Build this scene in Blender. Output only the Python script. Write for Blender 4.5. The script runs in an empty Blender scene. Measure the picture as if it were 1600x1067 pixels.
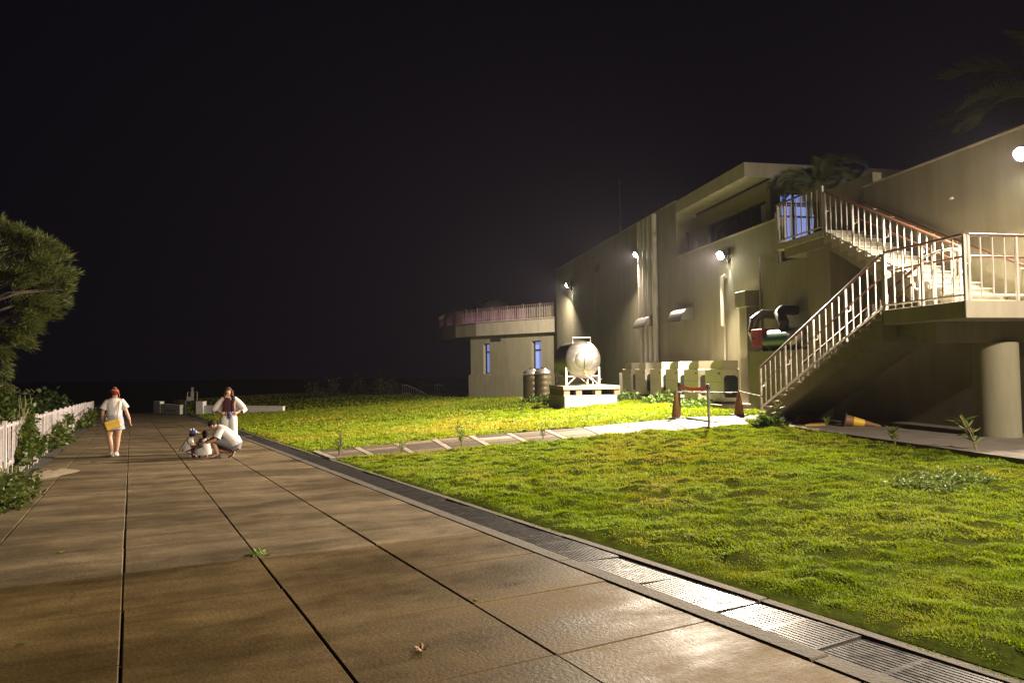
import bpy, bmesh, math, random
import numpy as np
from mathutils import Vector, Matrix, Quaternion
random.seed(7); rng = np.random.default_rng(7)
S = bpy.context.scene
C = S.collection
# ------------------------------------------------------------------ camera
F_PX, ROLL, PIT, CAM_H = 1067.0, 0.012, math.atan(41.1 / 1067), 1.5
cd = bpy.data.cameras.new('camera'); cam = bpy.data.objects.new('camera', cd); C.objects.link(cam)
cd.sensor_width = 36.0; cd.lens = F_PX / 1600 * 36.0; cd.clip_start = 0.05; cd.clip_end = 6000
fw = Vector((0, math.cos(PIT), math.sin(PIT))); r0 = Vector((1, 0, 0)); u0_ = Vector((0, -math.sin(PIT), math.cos(PIT)))
rt = r0 * math.cos(ROLL) - u0_ * math.sin(ROLL); up = r0 * math.sin(ROLL) + u0_ * math.cos(ROLL)
m = Matrix.Identity(4)
for i in range(3):
    m[i][0], m[i][1], m[i][2] = rt[i], up[i], -fw[i]
m[2][3] = CAM_H
cam.matrix_world = m
S.camera = cam
# ------------------------------------------------------------------ night sky
world = bpy.data.worlds.new('World'); S.world = world; world.use_nodes = True
wn = world.node_tree; wn.nodes.clear()
wo = wn.nodes.new('ShaderNodeOutputWorld'); wb = wn.nodes.new('ShaderNodeBackground')
wb.inputs['Color'].default_value = (0.75, 0.55, 1.35, 1); wb.inputs['Strength'].default_value = 0.0007
wn.links.new(wb.outputs[0], wo.inputs['Surface'])
# ------------------------------------------------------------------ exposure and render settings
S.view_settings.view_transform = 'Standard'; S.view_settings.look = 'None'
S.view_settings.exposure = 1.88; S.view_settings.gamma = 1.0; S.view_settings.use_curve_mapping = False
cy = S.cycles
cy.use_denoising = True; cy.max_bounces = 6; cy.diffuse_bounces = 4; cy.glossy_bounces = 3
cy.transmission_bounces = 4; cy.transparent_max_bounces = 6; cy.sample_clamp_indirect = 4.0
cy.caustics_reflective = False; cy.caustics_refractive = False; cy.use_light_tree = True
FLOOD_W = 1350.0          # watts of each floodlight
WARM = (1.0, 0.82, 0.62)
# ------------------------------------------------------------------ measuring helpers
def ray(px, py):
    x = px - 800; y = -(py - 533.5)
    c, s = math.cos(-ROLL), math.sin(-ROLL); x, y = c * x - s * y, s * x + c * y
    d = np.array([x, F_PX * math.cos(PIT) - y * math.sin(PIT), y * math.cos(PIT) + F_PX * math.sin(PIT)])
    return d / d[1]
def atd(px, py, d):
    r = ray(px, py); return Vector((r[0] * d, d, CAM_H + r[2] * d))
SX, SY, PB = -0.007175, -0.036949, math.radians(29.136)      # fall of the paved path, its bearing
CB, SB = math.cos(PB), math.sin(PB)
GX, GY = SX * CB + SY * SB, -SX * SB + SY * CB
def p2w(xp, yp): return (xp * CB - yp * SB, xp * SB + yp * CB)
def w2p(X, Y): return (X * CB + Y * SB, -X * SB + Y * CB)
AB = math.radians(10.635); BX = 12.3                          # bearing of the building front
UU = (-math.sin(AB), math.cos(AB)); NN = (-math.cos(AB), -math.sin(AB))
def b2w(u, v): return (BX + UU[0] * u + NN[0] * v, UU[1] * u + NN[1] * v)
def w2b(X, Y):
    X = X - BX; return (X * UU[0] + Y * UU[1], X * NN[0] + Y * NN[1])
def onv(px, py, v):
    r = ray(px, py); P = b2w(0, v); t = (P[0] * NN[0] + P[1] * NN[1]) / (r[0] * NN[0] + r[1] * NN[1])
    X, Y = t * r[0], t * r[1]; return w2b(X, Y)[0], CAM_H + t * r[2]
# terrain: thin plate through surveyed spots
ctl = []
for yp in np.arange(-14, 70, 6.0):
    for xp in (-1.7, 4.04):
        X, Y = p2w(xp, yp); ctl.append((X, Y, SX * X + SY * Y))
for u, z in ((3, .12), (8, .12), (12, .10), (18, .13), (22, .12), (27, .12), (32, .06), (38, -.14), (45, -.4), (50, -.66)):
    X, Y = b2w(u, 1.5); ctl.append((X, Y, z))
    X, Y = b2w(u, -9); ctl.append((X, Y, z))
ctl += [(4.55, 15.9, .05), (4.53, 19, .02), (2.72, 28, -.11), (-3.1, 50, -.74), (-6, 58, -.95), (-12, 62, -1.0), (-11, 72, -1.2), (-20, 68, -1.2),
        (-28, 76, -1.25), (5, 75, -1.1), (25, 85, -1.2), (-42, 84, -2.2), (-60, 60, -1.6), (-30, 15, -.35)]
ctl = np.array(ctl)
def _k(r2): return np.where(r2 > 0, r2 * np.log(np.maximum(r2, 1e-9)), 0)
n_ = len(ctl); d2 = ((ctl[:, None, :2] - ctl[None, :, :2]) ** 2).sum(-1)
A_ = np.zeros((n_ + 3, n_ + 3)); A_[:n_, :n_] = _k(d2) + np.eye(n_) * 2.0
A_[:n_, n_] = 1; A_[:n_, n_ + 1:] = ctl[:, :2]; A_[n_, :n_] = 1; A_[n_ + 1:, :n_] = ctl[:, :2].T
tps = np.linalg.solve(A_, np.concatenate([ctl[:, 2], np.zeros(3)]))
def TZ(X, Y):
    X = np.asarray(X, float); Y = np.asarray(Y, float); sh = X.shape; x = X.ravel(); y = Y.ravel()
    z = tps[n_] + tps[n_ + 1] * x + tps[n_ + 2] * y
    for i in range(n_): z = z + tps[i] * _k((x - ctl[i, 0]) ** 2 + (y - ctl[i, 1]) ** 2)
    far = np.maximum(0, y - 78); z = z - far * far * 0.004
    return z.reshape(sh)
def tz(X, Y): return float(TZ(np.array([X]), np.array([Y]))[0])
def pz(X, Y): return SX * X + SY * Y
def on_terrain(px, py):
    r = ray(px, py); t = 12.0
    for _ in range(40):
        z = tz(r[0] * t, t); t2 = (z - CAM_H) / r[2]; t = t * .5 + .5 * max(3, min(90, t2))
    return r[0] * t, t
def vnoise(x, y, seed):
    xi = np.floor(x).astype(np.int64); yi = np.floor(y).astype(np.int64); fx = x - xi; fy = y - yi
    fx = fx * fx * (3 - 2 * fx); fy = fy * fy * (3 - 2 * fy)
    def h(a, b):
        n = (a * 374761393 + b * 668265263 + seed * 974634777) & 0x7fffffff
        n = ((n ^ (n >> 13)) * 1274126177) & 0x7fffffff
        return ((n ^ (n >> 16)) & 0xffff) / 65535.0
    return (h(xi, yi) * (1 - fx) + h(xi + 1, yi) * fx) * (1 - fy) + (h(xi, yi + 1) * (1 - fx) + h(xi + 1, yi + 1) * fx) * fy
def mound(X, Y):
    w = np.clip((np.maximum(0, w2p(X, Y)[0] - 4.05)) / .35, 0, 1)
    a = vnoise(X * 2.9, Y * 2.9, 3); b = vnoise(X * 6.7, Y * 6.7, 5); c = vnoise(X * .7, Y * .7, 9)
    return w * (0.055 * a * a + 0.05 * b * b + 0.05 * (c - .5)) + .005
# ------------------------------------------------------------------ materials
MATS = {}
def mat(name, col, rough=.6, metal=0., var=0., scale=6., bump=0., bscale=40., emit=None, estr=0., rvar=0., spec=.5, objvar=0., trans=0.):
    if name in MATS: return MATS[name]
    M = bpy.data.materials.new(name); M.use_nodes = True; nt = M.node_tree; N = nt.nodes; L = nt.links
    b = N['Principled BSDF']; b.inputs['Roughness'].default_value = rough; b.inputs['Metallic'].default_value = metal
    b.inputs['Base Color'].default_value = (*col, 1); b.inputs['Specular IOR Level'].default_value = spec
    if trans: b.inputs['Transmission Weight'].default_value = trans
    if emit: b.inputs['Emission Color'].default_value = (*emit, 1); b.inputs['Emission Strength'].default_value = estr
    if var or rvar or bump or objvar:
        geo = N.new('ShaderNodeNewGeometry')
        nz = N.new('ShaderNodeTexNoise'); nz.inputs['Scale'].default_value = scale; nz.inputs['Detail'].default_value = 6; nz.inputs['Roughness'].default_value = .62
        L.new(geo.outputs['Position'], nz.inputs['Vector'])
        if var or objvar:
            mr = N.new('ShaderNodeMapRange'); mr.inputs['From Min'].default_value = .25; mr.inputs['From Max'].default_value = .75
            mr.inputs['To Min'].default_value = 1 - var; mr.inputs['To Max'].default_value = 1 + var
            L.new(nz.outputs['Fac'], mr.inputs['Value']); fac = mr.outputs['Result']
            if objvar:
                oi = N.new('ShaderNodeObjectInfo'); m2 = N.new('ShaderNodeMapRange')
                m2.inputs['To Min'].default_value = 1 - objvar; m2.inputs['To Max'].default_value = 1 + objvar
                L.new(oi.outputs['Random'], m2.inputs['Value'])
                mm = N.new('ShaderNodeMath'); mm.operation = 'MULTIPLY'; L.new(fac, mm.inputs[0]); L.new(m2.outputs['Result'], mm.inputs[1]); fac = mm.outputs[0]
            vm = N.new('ShaderNodeVectorMath'); vm.operation = 'SCALE'; vm.inputs[0].default_value = col; L.new(fac, vm.inputs['Scale'])
            L.new(vm.outputs[0], b.inputs['Base Color'])
        if rvar:
            mr = N.new('ShaderNodeMapRange'); mr.inputs['From Min'].default_value = .3; mr.inputs['From Max'].default_value = .7
            mr.inputs['To Min'].default_value = max(.03, rough - rvar); mr.inputs['To Max'].default_value = min(1, rough + rvar)
            L.new(nz.outputs['Fac'], mr.inputs['Value']); L.new(mr.outputs['Result'], b.inputs['Roughness'])
        if bump:
            n2 = N.new('ShaderNodeTexNoise'); n2.inputs['Scale'].default_value = bscale; n2.inputs['Detail'].default_value = 4
            L.new(geo.outputs['Position'], n2.inputs['Vector'])
            bp = N.new('ShaderNodeBump'); bp.inputs['Strength'].default_value = bump; bp.inputs['Distance'].default_value = .02
            L.new(n2.outputs['Fac'], bp.inputs['Height']); L.new(bp.outputs[0], b.inputs['Normal'])
    MATS[name] = M; return M
def plaster(name, col):
    """painted render with rain streaks and soft blotches"""
    M = mat(name, col, .82, var=.07, scale=1.3, bump=.25, bscale=55, spec=.3); nt = M.node_tree; N = nt.nodes; L = nt.links
    b = N['Principled BSDF']; src = b.inputs['Base Color'].links[0].from_socket
    geo = N.new('ShaderNodeNewGeometry'); mp = N.new('ShaderNodeMapping'); mp.inputs['Scale'].default_value = (1.5, 1.5, .22)
    nz = N.new('ShaderNodeTexNoise'); nz.inputs['Scale'].default_value = 1.6; nz.inputs['Detail'].default_value = 7; nz.inputs['Roughness'].default_value = .65
    L.new(geo.outputs['Position'], mp.inputs['Vector']); L.new(mp.outputs[0], nz.inputs['Vector'])
    rp = N.new('ShaderNodeValToRGB'); rp.color_ramp.elements[0].position = .34; rp.color_ramp.elements[0].color = (.80, .775, .71, 1)
    rp.color_ramp.elements[1].position = .56; rp.color_ramp.elements[1].color = (1, 1, 1, 1)
    L.new(nz.outputs['Fac'], rp.inputs['Fac'])
    mx = N.new('ShaderNodeMix'); mx.data_type = 'RGBA'; mx.blend_type = 'MULTIPLY'; mx.inputs['Factor'].default_value = .8
    L.new(src, mx.inputs[6]); L.new(rp.outputs['Color'], mx.inputs[7]); L.new(mx.outputs[2], b.inputs['Base Color'])
    return M
def concrete(name, col, wet):
    """cast slab, broomed across, with damp patches that are darker and glossier"""
    M = bpy.data.materials.new(name); M.use_nodes = True; nt = M.node_tree; N = nt.nodes; L = nt.links; b = N['Principled BSDF']
    geo = N.new('ShaderNodeNewGeometry'); mp = N.new('ShaderNodeMapping'); mp.inputs['Rotation'].default_value = (0, 0, -PB)
    L.new(geo.outputs['Position'], mp.inputs['Vector'])
    def noise(sx, sy, det, ro=.6):
        q = N.new('ShaderNodeMapping'); q.inputs['Scale'].default_value = (sx, sy, 1); L.new(mp.outputs[0], q.inputs['Vector'])
        z = N.new('ShaderNodeTexNoise'); z.inputs['Scale'].default_value = 1; z.inputs['Detail'].default_value = det; z.inputs['Roughness'].default_value = ro
        L.new(q.outputs[0], z.inputs['Vector']); return z.outputs['Fac']
    def rng_(src, a, c, lo, hi):
        q = N.new('ShaderNodeMapRange'); q.inputs['From Min'].default_value = a; q.inputs['From Max'].default_value = c
        q.inputs['To Min'].default_value = lo; q.inputs['To Max'].default_value = hi; L.new(src, q.inputs['Value']); return q.outputs['Result']
    def mul(a, c):
        q = N.new('ShaderNodeMath'); q.operation = 'MULTIPLY'; L.new(a, q.inputs[0]); L.new(c, q.inputs[1]); return q.outputs[0]
    damp = noise(.42, 1.25, 7, .66); streak = noise(.8, 7.5, 5); grain = noise(60, 60, 3); blot = noise(2.2, 2.2, 8, .7)
    oi = N.new('ShaderNodeObjectInfo')
    wetf = rng_(damp, .40, .62, 0, 1)                      # 1 = dry
    fac = mul(mul(rng_(wetf, 0, 1, 1 - wet, 1.06), rng_(streak, .3, .7, .84, 1.12)), mul(rng_(grain, .3, .7, .74, 1.26), rng_(blot, .3, .7, .72, 1.24)))
    vo = N.new('ShaderNodeTexVoronoi'); vo.feature = 'DISTANCE_TO_EDGE'; vo.inputs['Scale'].default_value = .42       # hairline cracks
    wq = N.new('ShaderNodeVectorMath'); wq.operation = 'ADD'; nn_ = N.new('ShaderNodeTexNoise'); nn_.inputs['Scale'].default_value = 2.2; nn_.inputs['Detail'].default_value = 6
    L.new(mp.outputs[0], nn_.inputs['Vector']); sc2 = N.new('ShaderNodeVectorMath'); sc2.operation = 'SCALE'; sc2.inputs['Scale'].default_value = .55; L.new(nn_.outputs['Color'], sc2.inputs[0])
    L.new(mp.outputs[0], wq.inputs[0]); L.new(sc2.outputs[0], wq.inputs[1]); L.new(wq.outputs[0], vo.inputs['Vector'])
    cr = rng_(vo.outputs['Distance'], .0, .004, .5, 1.0); gate = rng_(noise(.5, .6, 2), .52, .60, 0, 1)
    gm_ = N.new('ShaderNodeMix'); gm_.data_type = 'FLOAT'; L.new(gate, gm_.inputs[0]); gm_.inputs[2].default_value = 1.0; L.new(cr, gm_.inputs[3]); fac = mul(fac, gm_.outputs[0])
    fac = mul(fac, rng_(noise(9, 9, 4, .7), .66, .74, 1.0, 1.35))        # pale scuffs
    fac = mul(fac, rng_(oi.outputs['Random'], 0, 1, .84, 1.14))
    vm = N.new('ShaderNodeVectorMath'); vm.operation = 'SCALE'; vm.inputs[0].default_value = col; L.new(fac, vm.inputs['Scale'])
    L.new(vm.outputs[0], b.inputs['Base Color'])
    L.new(mul(rng_(wetf, 0, 1, .46, .72), rng_(blot, .3, .7, .85, 1.2)), b.inputs['Roughness']); b.inputs['Specular IOR Level'].default_value = .17
    bp = N.new('ShaderNodeBump'); bp.inputs['Strength'].default_value = .8; bp.inputs['Distance'].default_value = .006
    ad = N.new('ShaderNodeMath'); ad.operation = 'ADD'; L.new(noise(38, 38, 5), ad.inputs[0]); L.new(streak, ad.inputs[1])
    L.new(ad.outputs[0], bp.inputs['Height']); L.new(bp.outputs[0], b.inputs['Normal'])
    MATS[name] = M; return M
def attr_mat(name, rough=.55, spec=.35, thin=0.):
    M = bpy.data.materials.new(name); M.use_nodes = True; nt = M.node_tree; b = nt.nodes['Principled BSDF']
    at = nt.nodes.new('ShaderNodeAttribute'); at.attribute_name = 'col'; nt.links.new(at.outputs['Color'], b.inputs['Base Color'])
    b.inputs['Roughness'].default_value = rough; b.inputs['Specular IOR Level'].default_value = spec
    if thin:                                   # light passing through the blade
        tr = nt.nodes.new('ShaderNodeBsdfTranslucent'); nt.links.new(at.outputs['Color'], tr.inputs['Color'])
        ad = nt.nodes.new('ShaderNodeMixShader'); ad.inputs[0].default_value = thin
        nt.links.new(b.outputs[0], ad.inputs[1]); nt.links.new(tr.outputs[0], ad.inputs[2]); nt.links.new(ad.outputs[0], nt.nodes['Material Output'].inputs['Surface'])
    MATS[name] = M; return M
M_WALL = plaster('cream_plaster', (.265, .253, .178)); M_TRIM = plaster('pale_plaster', (.40, .375, .30))
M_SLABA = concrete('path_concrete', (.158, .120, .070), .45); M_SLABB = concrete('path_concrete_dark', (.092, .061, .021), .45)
M_CONC = mat('grey_concrete', (.36, .33, .29), .8, var=.18, scale=3, bump=.4, bscale=30)
M_JOINT = mat('joint_dirt', (.03, .025, .02), .95)
M_WHITE = mat('white_metal', (.54, .52, .49), .42, var=.06, scale=9)
M_WOOD = mat('brown_rail', (.10, .038, .02), .45, var=.25, scale=14)
M_STEEL = mat('steel', (.36, .345, .32), .36, metal=.85, var=.08, scale=5, rvar=.08)
M_GRATE = mat('wet_grate', (.045, .043, .042), .40, metal=.0, var=.4, scale=14, rvar=.12, spec=.13)
M_EDGE = mat('edging_concrete', (.062, .050, .036), .8, var=.45, scale=5, bump=.5, bscale=40)
M_DARK = mat('dark_metal', (.03, .03, .03), .5)
M_ACB = mat('beige_cabinet', (.52, .49, .41), .5, var=.06, scale=3)
M_BLUE = mat('blue_lit_room', (.2, .25, .5), .9, emit=(.30, .40, 1.0), estr=.16)
M_GLASS = mat('dark_glass', (.02, .03, .025), .08)
M_SOIL = mat('lawn_soil', (.035, .045, .008), 1.0, spec=0., var=.5, scale=9, bump=.6, bscale=25)
M_BED = mat('bed_soil', (.035, .03, .018), .95, var=.4, scale=4, bump=.6, bscale=20)
M_LEAF = attr_mat('leaves', .5, .35, .35); M_GRASS = attr_mat('grass', .6, .25, .45)
M_BARK = mat('bark', (.09, .065, .045), .9, var=.3, scale=12, bump=.6)
# ------------------------------------------------------------------ mesh helpers
class MB:
    def __init__(s): s.v = []; s.f = []
    def add(s, vs, fs):
        o = len(s.v); s.v += [tuple(p) for p in vs]; s.f += [tuple(i + o for i in q) for q in fs]; return s
    def box(s, a0, a1, b0, b1, c0, c1):
        return s.add([(a0, b0, c0), (a1, b0, c0), (a1, b1, c0), (a0, b1, c0), (a0, b0, c1), (a1, b0, c1), (a1, b1, c1), (a0, b1, c1)],
                     [(0, 3, 2, 1), (4, 5, 6, 7), (0, 1, 5, 4), (1, 2, 6, 5), (2, 3, 7, 6), (3, 0, 4, 7)])
    def prism(s, prof, v0, v1, axis='v'):
        """profile in (u,z) extruded along v, or in (u,v) extruded along z"""
        n = len(prof)
        if axis == 'v': A = [(p[0], v0, p[1]) for p in prof] + [(p[0], v1, p[1]) for p in prof]
        elif axis == 'u': A = [(v0, p[0], p[1]) for p in prof] + [(v1, p[0], p[1]) for p in prof]
        else: A = [(p[0], p[1], v0) for p in prof] + [(p[0], p[1], v1) for p in prof]
        return s.add(A, [tuple(range(n)), tuple(range(2 * n - 1, n - 1, -1))] + [(i, i + n, (i + 1) % n + n, (i + 1) % n) for i in range(n)])
    def loft(s, pts, rad, side=(1, 0, 0), n=12, caps=True):
        pts = [Vector(p) for p in pts]; k = len(pts); side = Vector(side); vs = []
        rad = [(r, r) if not isinstance(r, (tuple, list)) else r for r in (rad if isinstance(rad, (list, tuple)) else [rad] * k)]
        for i in range(k):
            t = (pts[min(i + 1, k - 1)] - pts[max(i - 1, 0)]).normalized()
            x = side - t * side.dot(t)
            if x.length < 1e-3: x = t.orthogonal()
            x.normalize(); y = t.cross(x)
            for j in range(n):
                a = 2 * math.pi * j / n; vs.append(pts[i] + x * rad[i][0] * math.cos(a) + y * rad[i][1] * math.sin(a))
        fs = [(i * n + j, i * n + (j + 1) % n, (i + 1) * n + (j + 1) % n, (i + 1) * n + j) for i in range(k - 1) for j in range(n)]
        if caps: fs += [tuple(range(n - 1, -1, -1)), tuple((k - 1) * n + j for j in range(n))]
        return s.add(vs, fs)
    def tube(s, pts, r, n=8): return s.loft(pts, r, (0.31, .17, .93), n)
    def ell(s, c, r, n=14, k=9, M=None):
        vs = []; fs = []
        for i in range(k + 1):
            th = math.pi * i / k
            for j in range(n):
                a = 2 * math.pi * j / n; p = Vector((r[0] * math.sin(th) * math.cos(a), r[1] * math.sin(th) * math.sin(a), r[2] * math.cos(th)))
                if M: p = M @ p
                vs.append(Vector(c) + p)
        fs = [(i * n + j, (i + 1) * n + j, (i + 1) * n + (j + 1) % n, i * n + (j + 1) % n) for i in range(k) for j in range(n)]
        return s.add(vs, fs)
    def lathe(s, prof, c=(0, 0, 0), n=24, axis='z'):
        vs = []; k = len(prof)
        for r, h in prof:
            for j in range(n):
                a = 2 * math.pi * j / n; x, y = r * math.cos(a), r * math.sin(a)
                p = (x, y, h) if axis == 'z' else ((h, x, y))
                vs.append((p[0] + c[0], p[1] + c[1], p[2] + c[2]))
        fs = [(i * n + j, i * n + (j + 1) % n, (i + 1) * n + (j + 1) % n, (i + 1) * n + j) for i in range(k - 1) for j in range(n)]
        fs += [tuple(range(n - 1, -1, -1)), tuple((k - 1) * n + j for j in range(n))]
        return s.add(vs, fs)
    def mesh(s, name, off=(0, 0, 0), smooth=False, bevel=0):
        me = bpy.data.meshes.new(name); me.from_pydata([(a - off[0], b - off[1], c - off[2]) for a, b, c in s.v], [], s.f)
        bm = bmesh.new(); bm.from_mesh(me); bmesh.ops.remove_doubles(bm, verts=bm.verts, dist=1e-5)
        if bevel: bmesh.ops.bevel(bm, geom=bm.edges[:], offset=bevel, segments=1, affect='EDGES')
        bmesh.ops.recalc_face_normals(bm, faces=bm.faces); bm.to_mesh(me); bm.free()
        if smooth:
            for p in me.polygons: p.use_smooth = True
            try: me.set_sharp_from_angle(angle=math.radians(40))
            except Exception: pass
        return me
    def build(s, name, m, parent=None, off=(0, 0, 0), smooth=False, bevel=0):
        return place(name, s.mesh(name, off, smooth, bevel), m, parent)
def place(name, me, m=None, parent=None, loc=None):
    if m is not None and not me.materials: me.materials.append(m)
    o = bpy.data.objects.new(name, me); C.objects.link(o)
    if parent is not None: o.parent = parent
    if loc is not None: o.location = loc
    return o
def empty(name, loc, rz=0.): 
    o = bpy.data.objects.new(name, None); C.objects.link(o); o.location = loc; o.rotation_euler = (0, 0, rz); o.empty_display_size = .2; return o
def tag(o, label=None, cat=None, group=None, kind=None):
    if label: o['label'] = label
    if cat: o['category'] = cat
    if group: o['group'] = group
    if kind: o['kind'] = kind
    return o
BROT = math.pi / 2 + AB
def broot(name, u, v, z, label, cat, group=None):
    X, Y = b2w(u, v); return tag(empty(name, (X, Y, z), BROT), label, cat, group)
def bone(name, mb, m, u, v, z, label, cat, group=None, **k):       # single-mesh thing in building coordinates
    o = mb.build(name, m, None, (u, v, z), **k); X, Y = b2w(u, v); o.location = (X, Y, z); o.rotation_euler = (0, 0, BROT); return tag(o, label, cat, group)
def np_mesh(name, V, tris, col=None, m=None, parent=None, smooth=False):
    me = bpy.data.meshes.new(name); V = np.ascontiguousarray(V, np.float32); tris = np.ascontiguousarray(tris, np.int32)
    me.vertices.add(len(V)); me.vertices.foreach_set('co', V.ravel()); nt = len(tris)
    me.loops.add(nt * 3); me.loops.foreach_set('vertex_index', tris.ravel()); me.polygons.add(nt)
    me.polygons.foreach_set('loop_start', np.arange(0, nt * 3, 3, dtype=np.int32))
    try: me.polygons.foreach_set('loop_total', np.full(nt, 3, np.int32))
    except Exception: pass
    me.update(calc_edges=True)
    if col is not None:
        at = me.attributes.new('col', 'FLOAT_COLOR', 'POINT'); c4 = np.ones((len(V), 4), np.float32); c4[:, :3] = col; at.data.foreach_set('color', c4.ravel())
    return place(name, me, m, parent)
def leaves(name, P, L_, W_, cols, m, parent=None, droop=.0, up=None):
    """leaf per point: a folded pair of triangles with random heading"""
    P = np.asarray(P); n = len(P); th = rng.uniform(0, 2 * np.pi, n); el = rng.uniform(-.7, 1.0, n) - droop
    D = np.stack([np.cos(th) * np.cos(el), np.sin(th) * np.cos(el), np.sin(el)], 1)
    if up is not None: D = D * .6 + up; D /= np.linalg.norm(D, axis=1)[:, None]
    R = rng.normal(size=(n, 3)); Sd = np.cross(D, R); Sd /= np.linalg.norm(Sd, axis=1)[:, None] + 1e-9
    L = (L_ * rng.uniform(.6, 1.25, n))[:, None]; W = (W_ * rng.uniform(.7, 1.2, n))[:, None]
    b = P; t = P + D * L; c1 = P + D * L * .45 + Sd * W; c2 = P + D * L * .45 - Sd * W
    V = np.stack([b, c1, t, c2], 1).reshape(-1, 3); i = np.arange(n)[:, None] * 4
    T = np.concatenate([i + np.array([0, 1, 2]), i + np.array([0, 2, 3])])
    return np_mesh(name, V, T, np.repeat(cols, 4, 0), m, parent)
def leafcol(n, a, b, j=.25):
    t = rng.random(n)[:, None]; c = np.array(a) * (1 - t) + np.array(b) * t; return c * rng.uniform(1 - j, 1 + j, n)[:, None]
# ================================================================== GROUND
def grid_mesh(name, xs, ys, zf, m, frame, mask=None):
    GXX, GYY = np.meshgrid(xs, ys); X, Y = frame(GXX, GYY); Z = zf(X, Y)
    V = np.stack([X, Y, Z], -1).reshape(-1, 3); w = len(xs); h = len(ys)
    i, j = np.meshgrid(np.arange(w - 1), np.arange(h - 1)); a = (j * w + i).ravel()
    if mask is not None:
        cx = (GXX[:-1, :-1] + GXX[1:, 1:]) / 2; cyy = (GYY[:-1, :-1] + GYY[1:, 1:]) / 2; a = a[mask(cx, cyy).ravel()]
    T = np.concatenate([np.stack([a, a + 1, a + w + 1], 1), np.stack([a, a + w + 1, a + w], 1)])
    o = np_mesh(name, V, T, None, m)
    for p in o.data.polygons: p.use_smooth = True
    return o
def graded(a, b, c, fine, g):
    """coordinates from a to b, finest near c"""
    out = [c]; st = fine
    while out[-1] < b: out.append(out[-1] + st); st *= g
    lo = [c]; st = fine
    while lo[0] > a: lo.insert(0, lo[0] - st); st *= g
    return np.array(lo[:-1] + out)
gr = MB(); gs = np.concatenate([[-900, -300], np.linspace(-150, 150, 7), [300, 900]])
for i in range(len(gs)):
    for j in range(len(gs)): gr.v.append((gs[i], gs[j], -9 - .001 * max(0, gs[j])))
k = len(gs); gr.f = [(i * k + j, (i + 1) * k + j, (i + 1) * k + j + 1, i * k + j + 1) for i in range(k - 1) for j in range(k - 1)]
tag(gr.build('ground', M_BED), kind='structure')
# hollows cut out of the turf where paving and footings lie
WNEAR = [on_terrain(*p) for p in ((516, 718), (705, 704), (900, 686), (1064, 674), (1172, 664))]
WFAR = [on_terrain(*p) for p in ((487, 706), (700, 685), (900, 670), (1034, 658), (1152, 651))]
def poly_s(P, t):
    P = np.array(P); d = np.concatenate([[0], np.cumsum(np.linalg.norm(np.diff(P, axis=0), axis=1))]); t = t * d[-1]
    return np.array([np.interp(t, d, P[:, 0]), np.interp(t, d, P[:, 1])])
WPOLY = np.array(WNEAR + WFAR[::-1])
def inpoly(X, Y, P):
    X = np.asarray(X); r = np.zeros(X.shape, bool); j = len(P) - 1
    for i in range(len(P)):
        a, b = P[i], P[j]; c = ((a[1] > Y) != (b[1] > Y)); den = (b[1] - a[1]) if b[1] != a[1] else 1e-9
        r ^= c & (X < (b[0] - a[0]) * (Y - a[1]) / den + a[0]); j = i
    return r
def brect(X, Y, u0, u1, v0, v1):
    u, v = w2b(X, Y); return (u > u0) & (u < u1) & (v > v0) & (v < v1)
def paved(X, Y):
    return inpoly(X, Y, WPOLY) | brect(X, Y, 3, 17.9, -14, 3.25) | brect(X, Y, 17.8, 22.2, -14, 1.3) | brect(X, Y, 18.0, 19.6, 1.0, 4.2) | brect(X, Y, 21.5, 33.2, -14, 1.95) | brect(X, Y, 33, 49.5, -14, 0) | brect(X, Y, 28.0, 31.2, 2.85, 5.6)
def lawn_z(X, Y): return TZ(X, Y) + mound(X, Y) - np.where(paved(X, Y), .16, 0)
xs = np.concatenate([[4.05], 4.05 + np.cumsum(np.concatenate([np.full(105, .10), .1 * 1.06 ** np.arange(40)]))]); xs = xs[xs < 75]
ys = graded(-24, 92, 5, .10, 1.0135)
lawn = grid_mesh('lawn', xs, ys, lawn_z, M_SOIL, p2w); tag(lawn, kind='structure')
bed = grid_mesh('planting_bed', np.linspace(-30, -1.58, 60), graded(-6, 92, 14, .3, 1.03), lambda X, Y: TZ(X, Y) - .02 + .12 * vnoise(X * 1.5, Y * 1.5, 8), M_BED, p2w); tag(bed, kind='structure')
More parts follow.
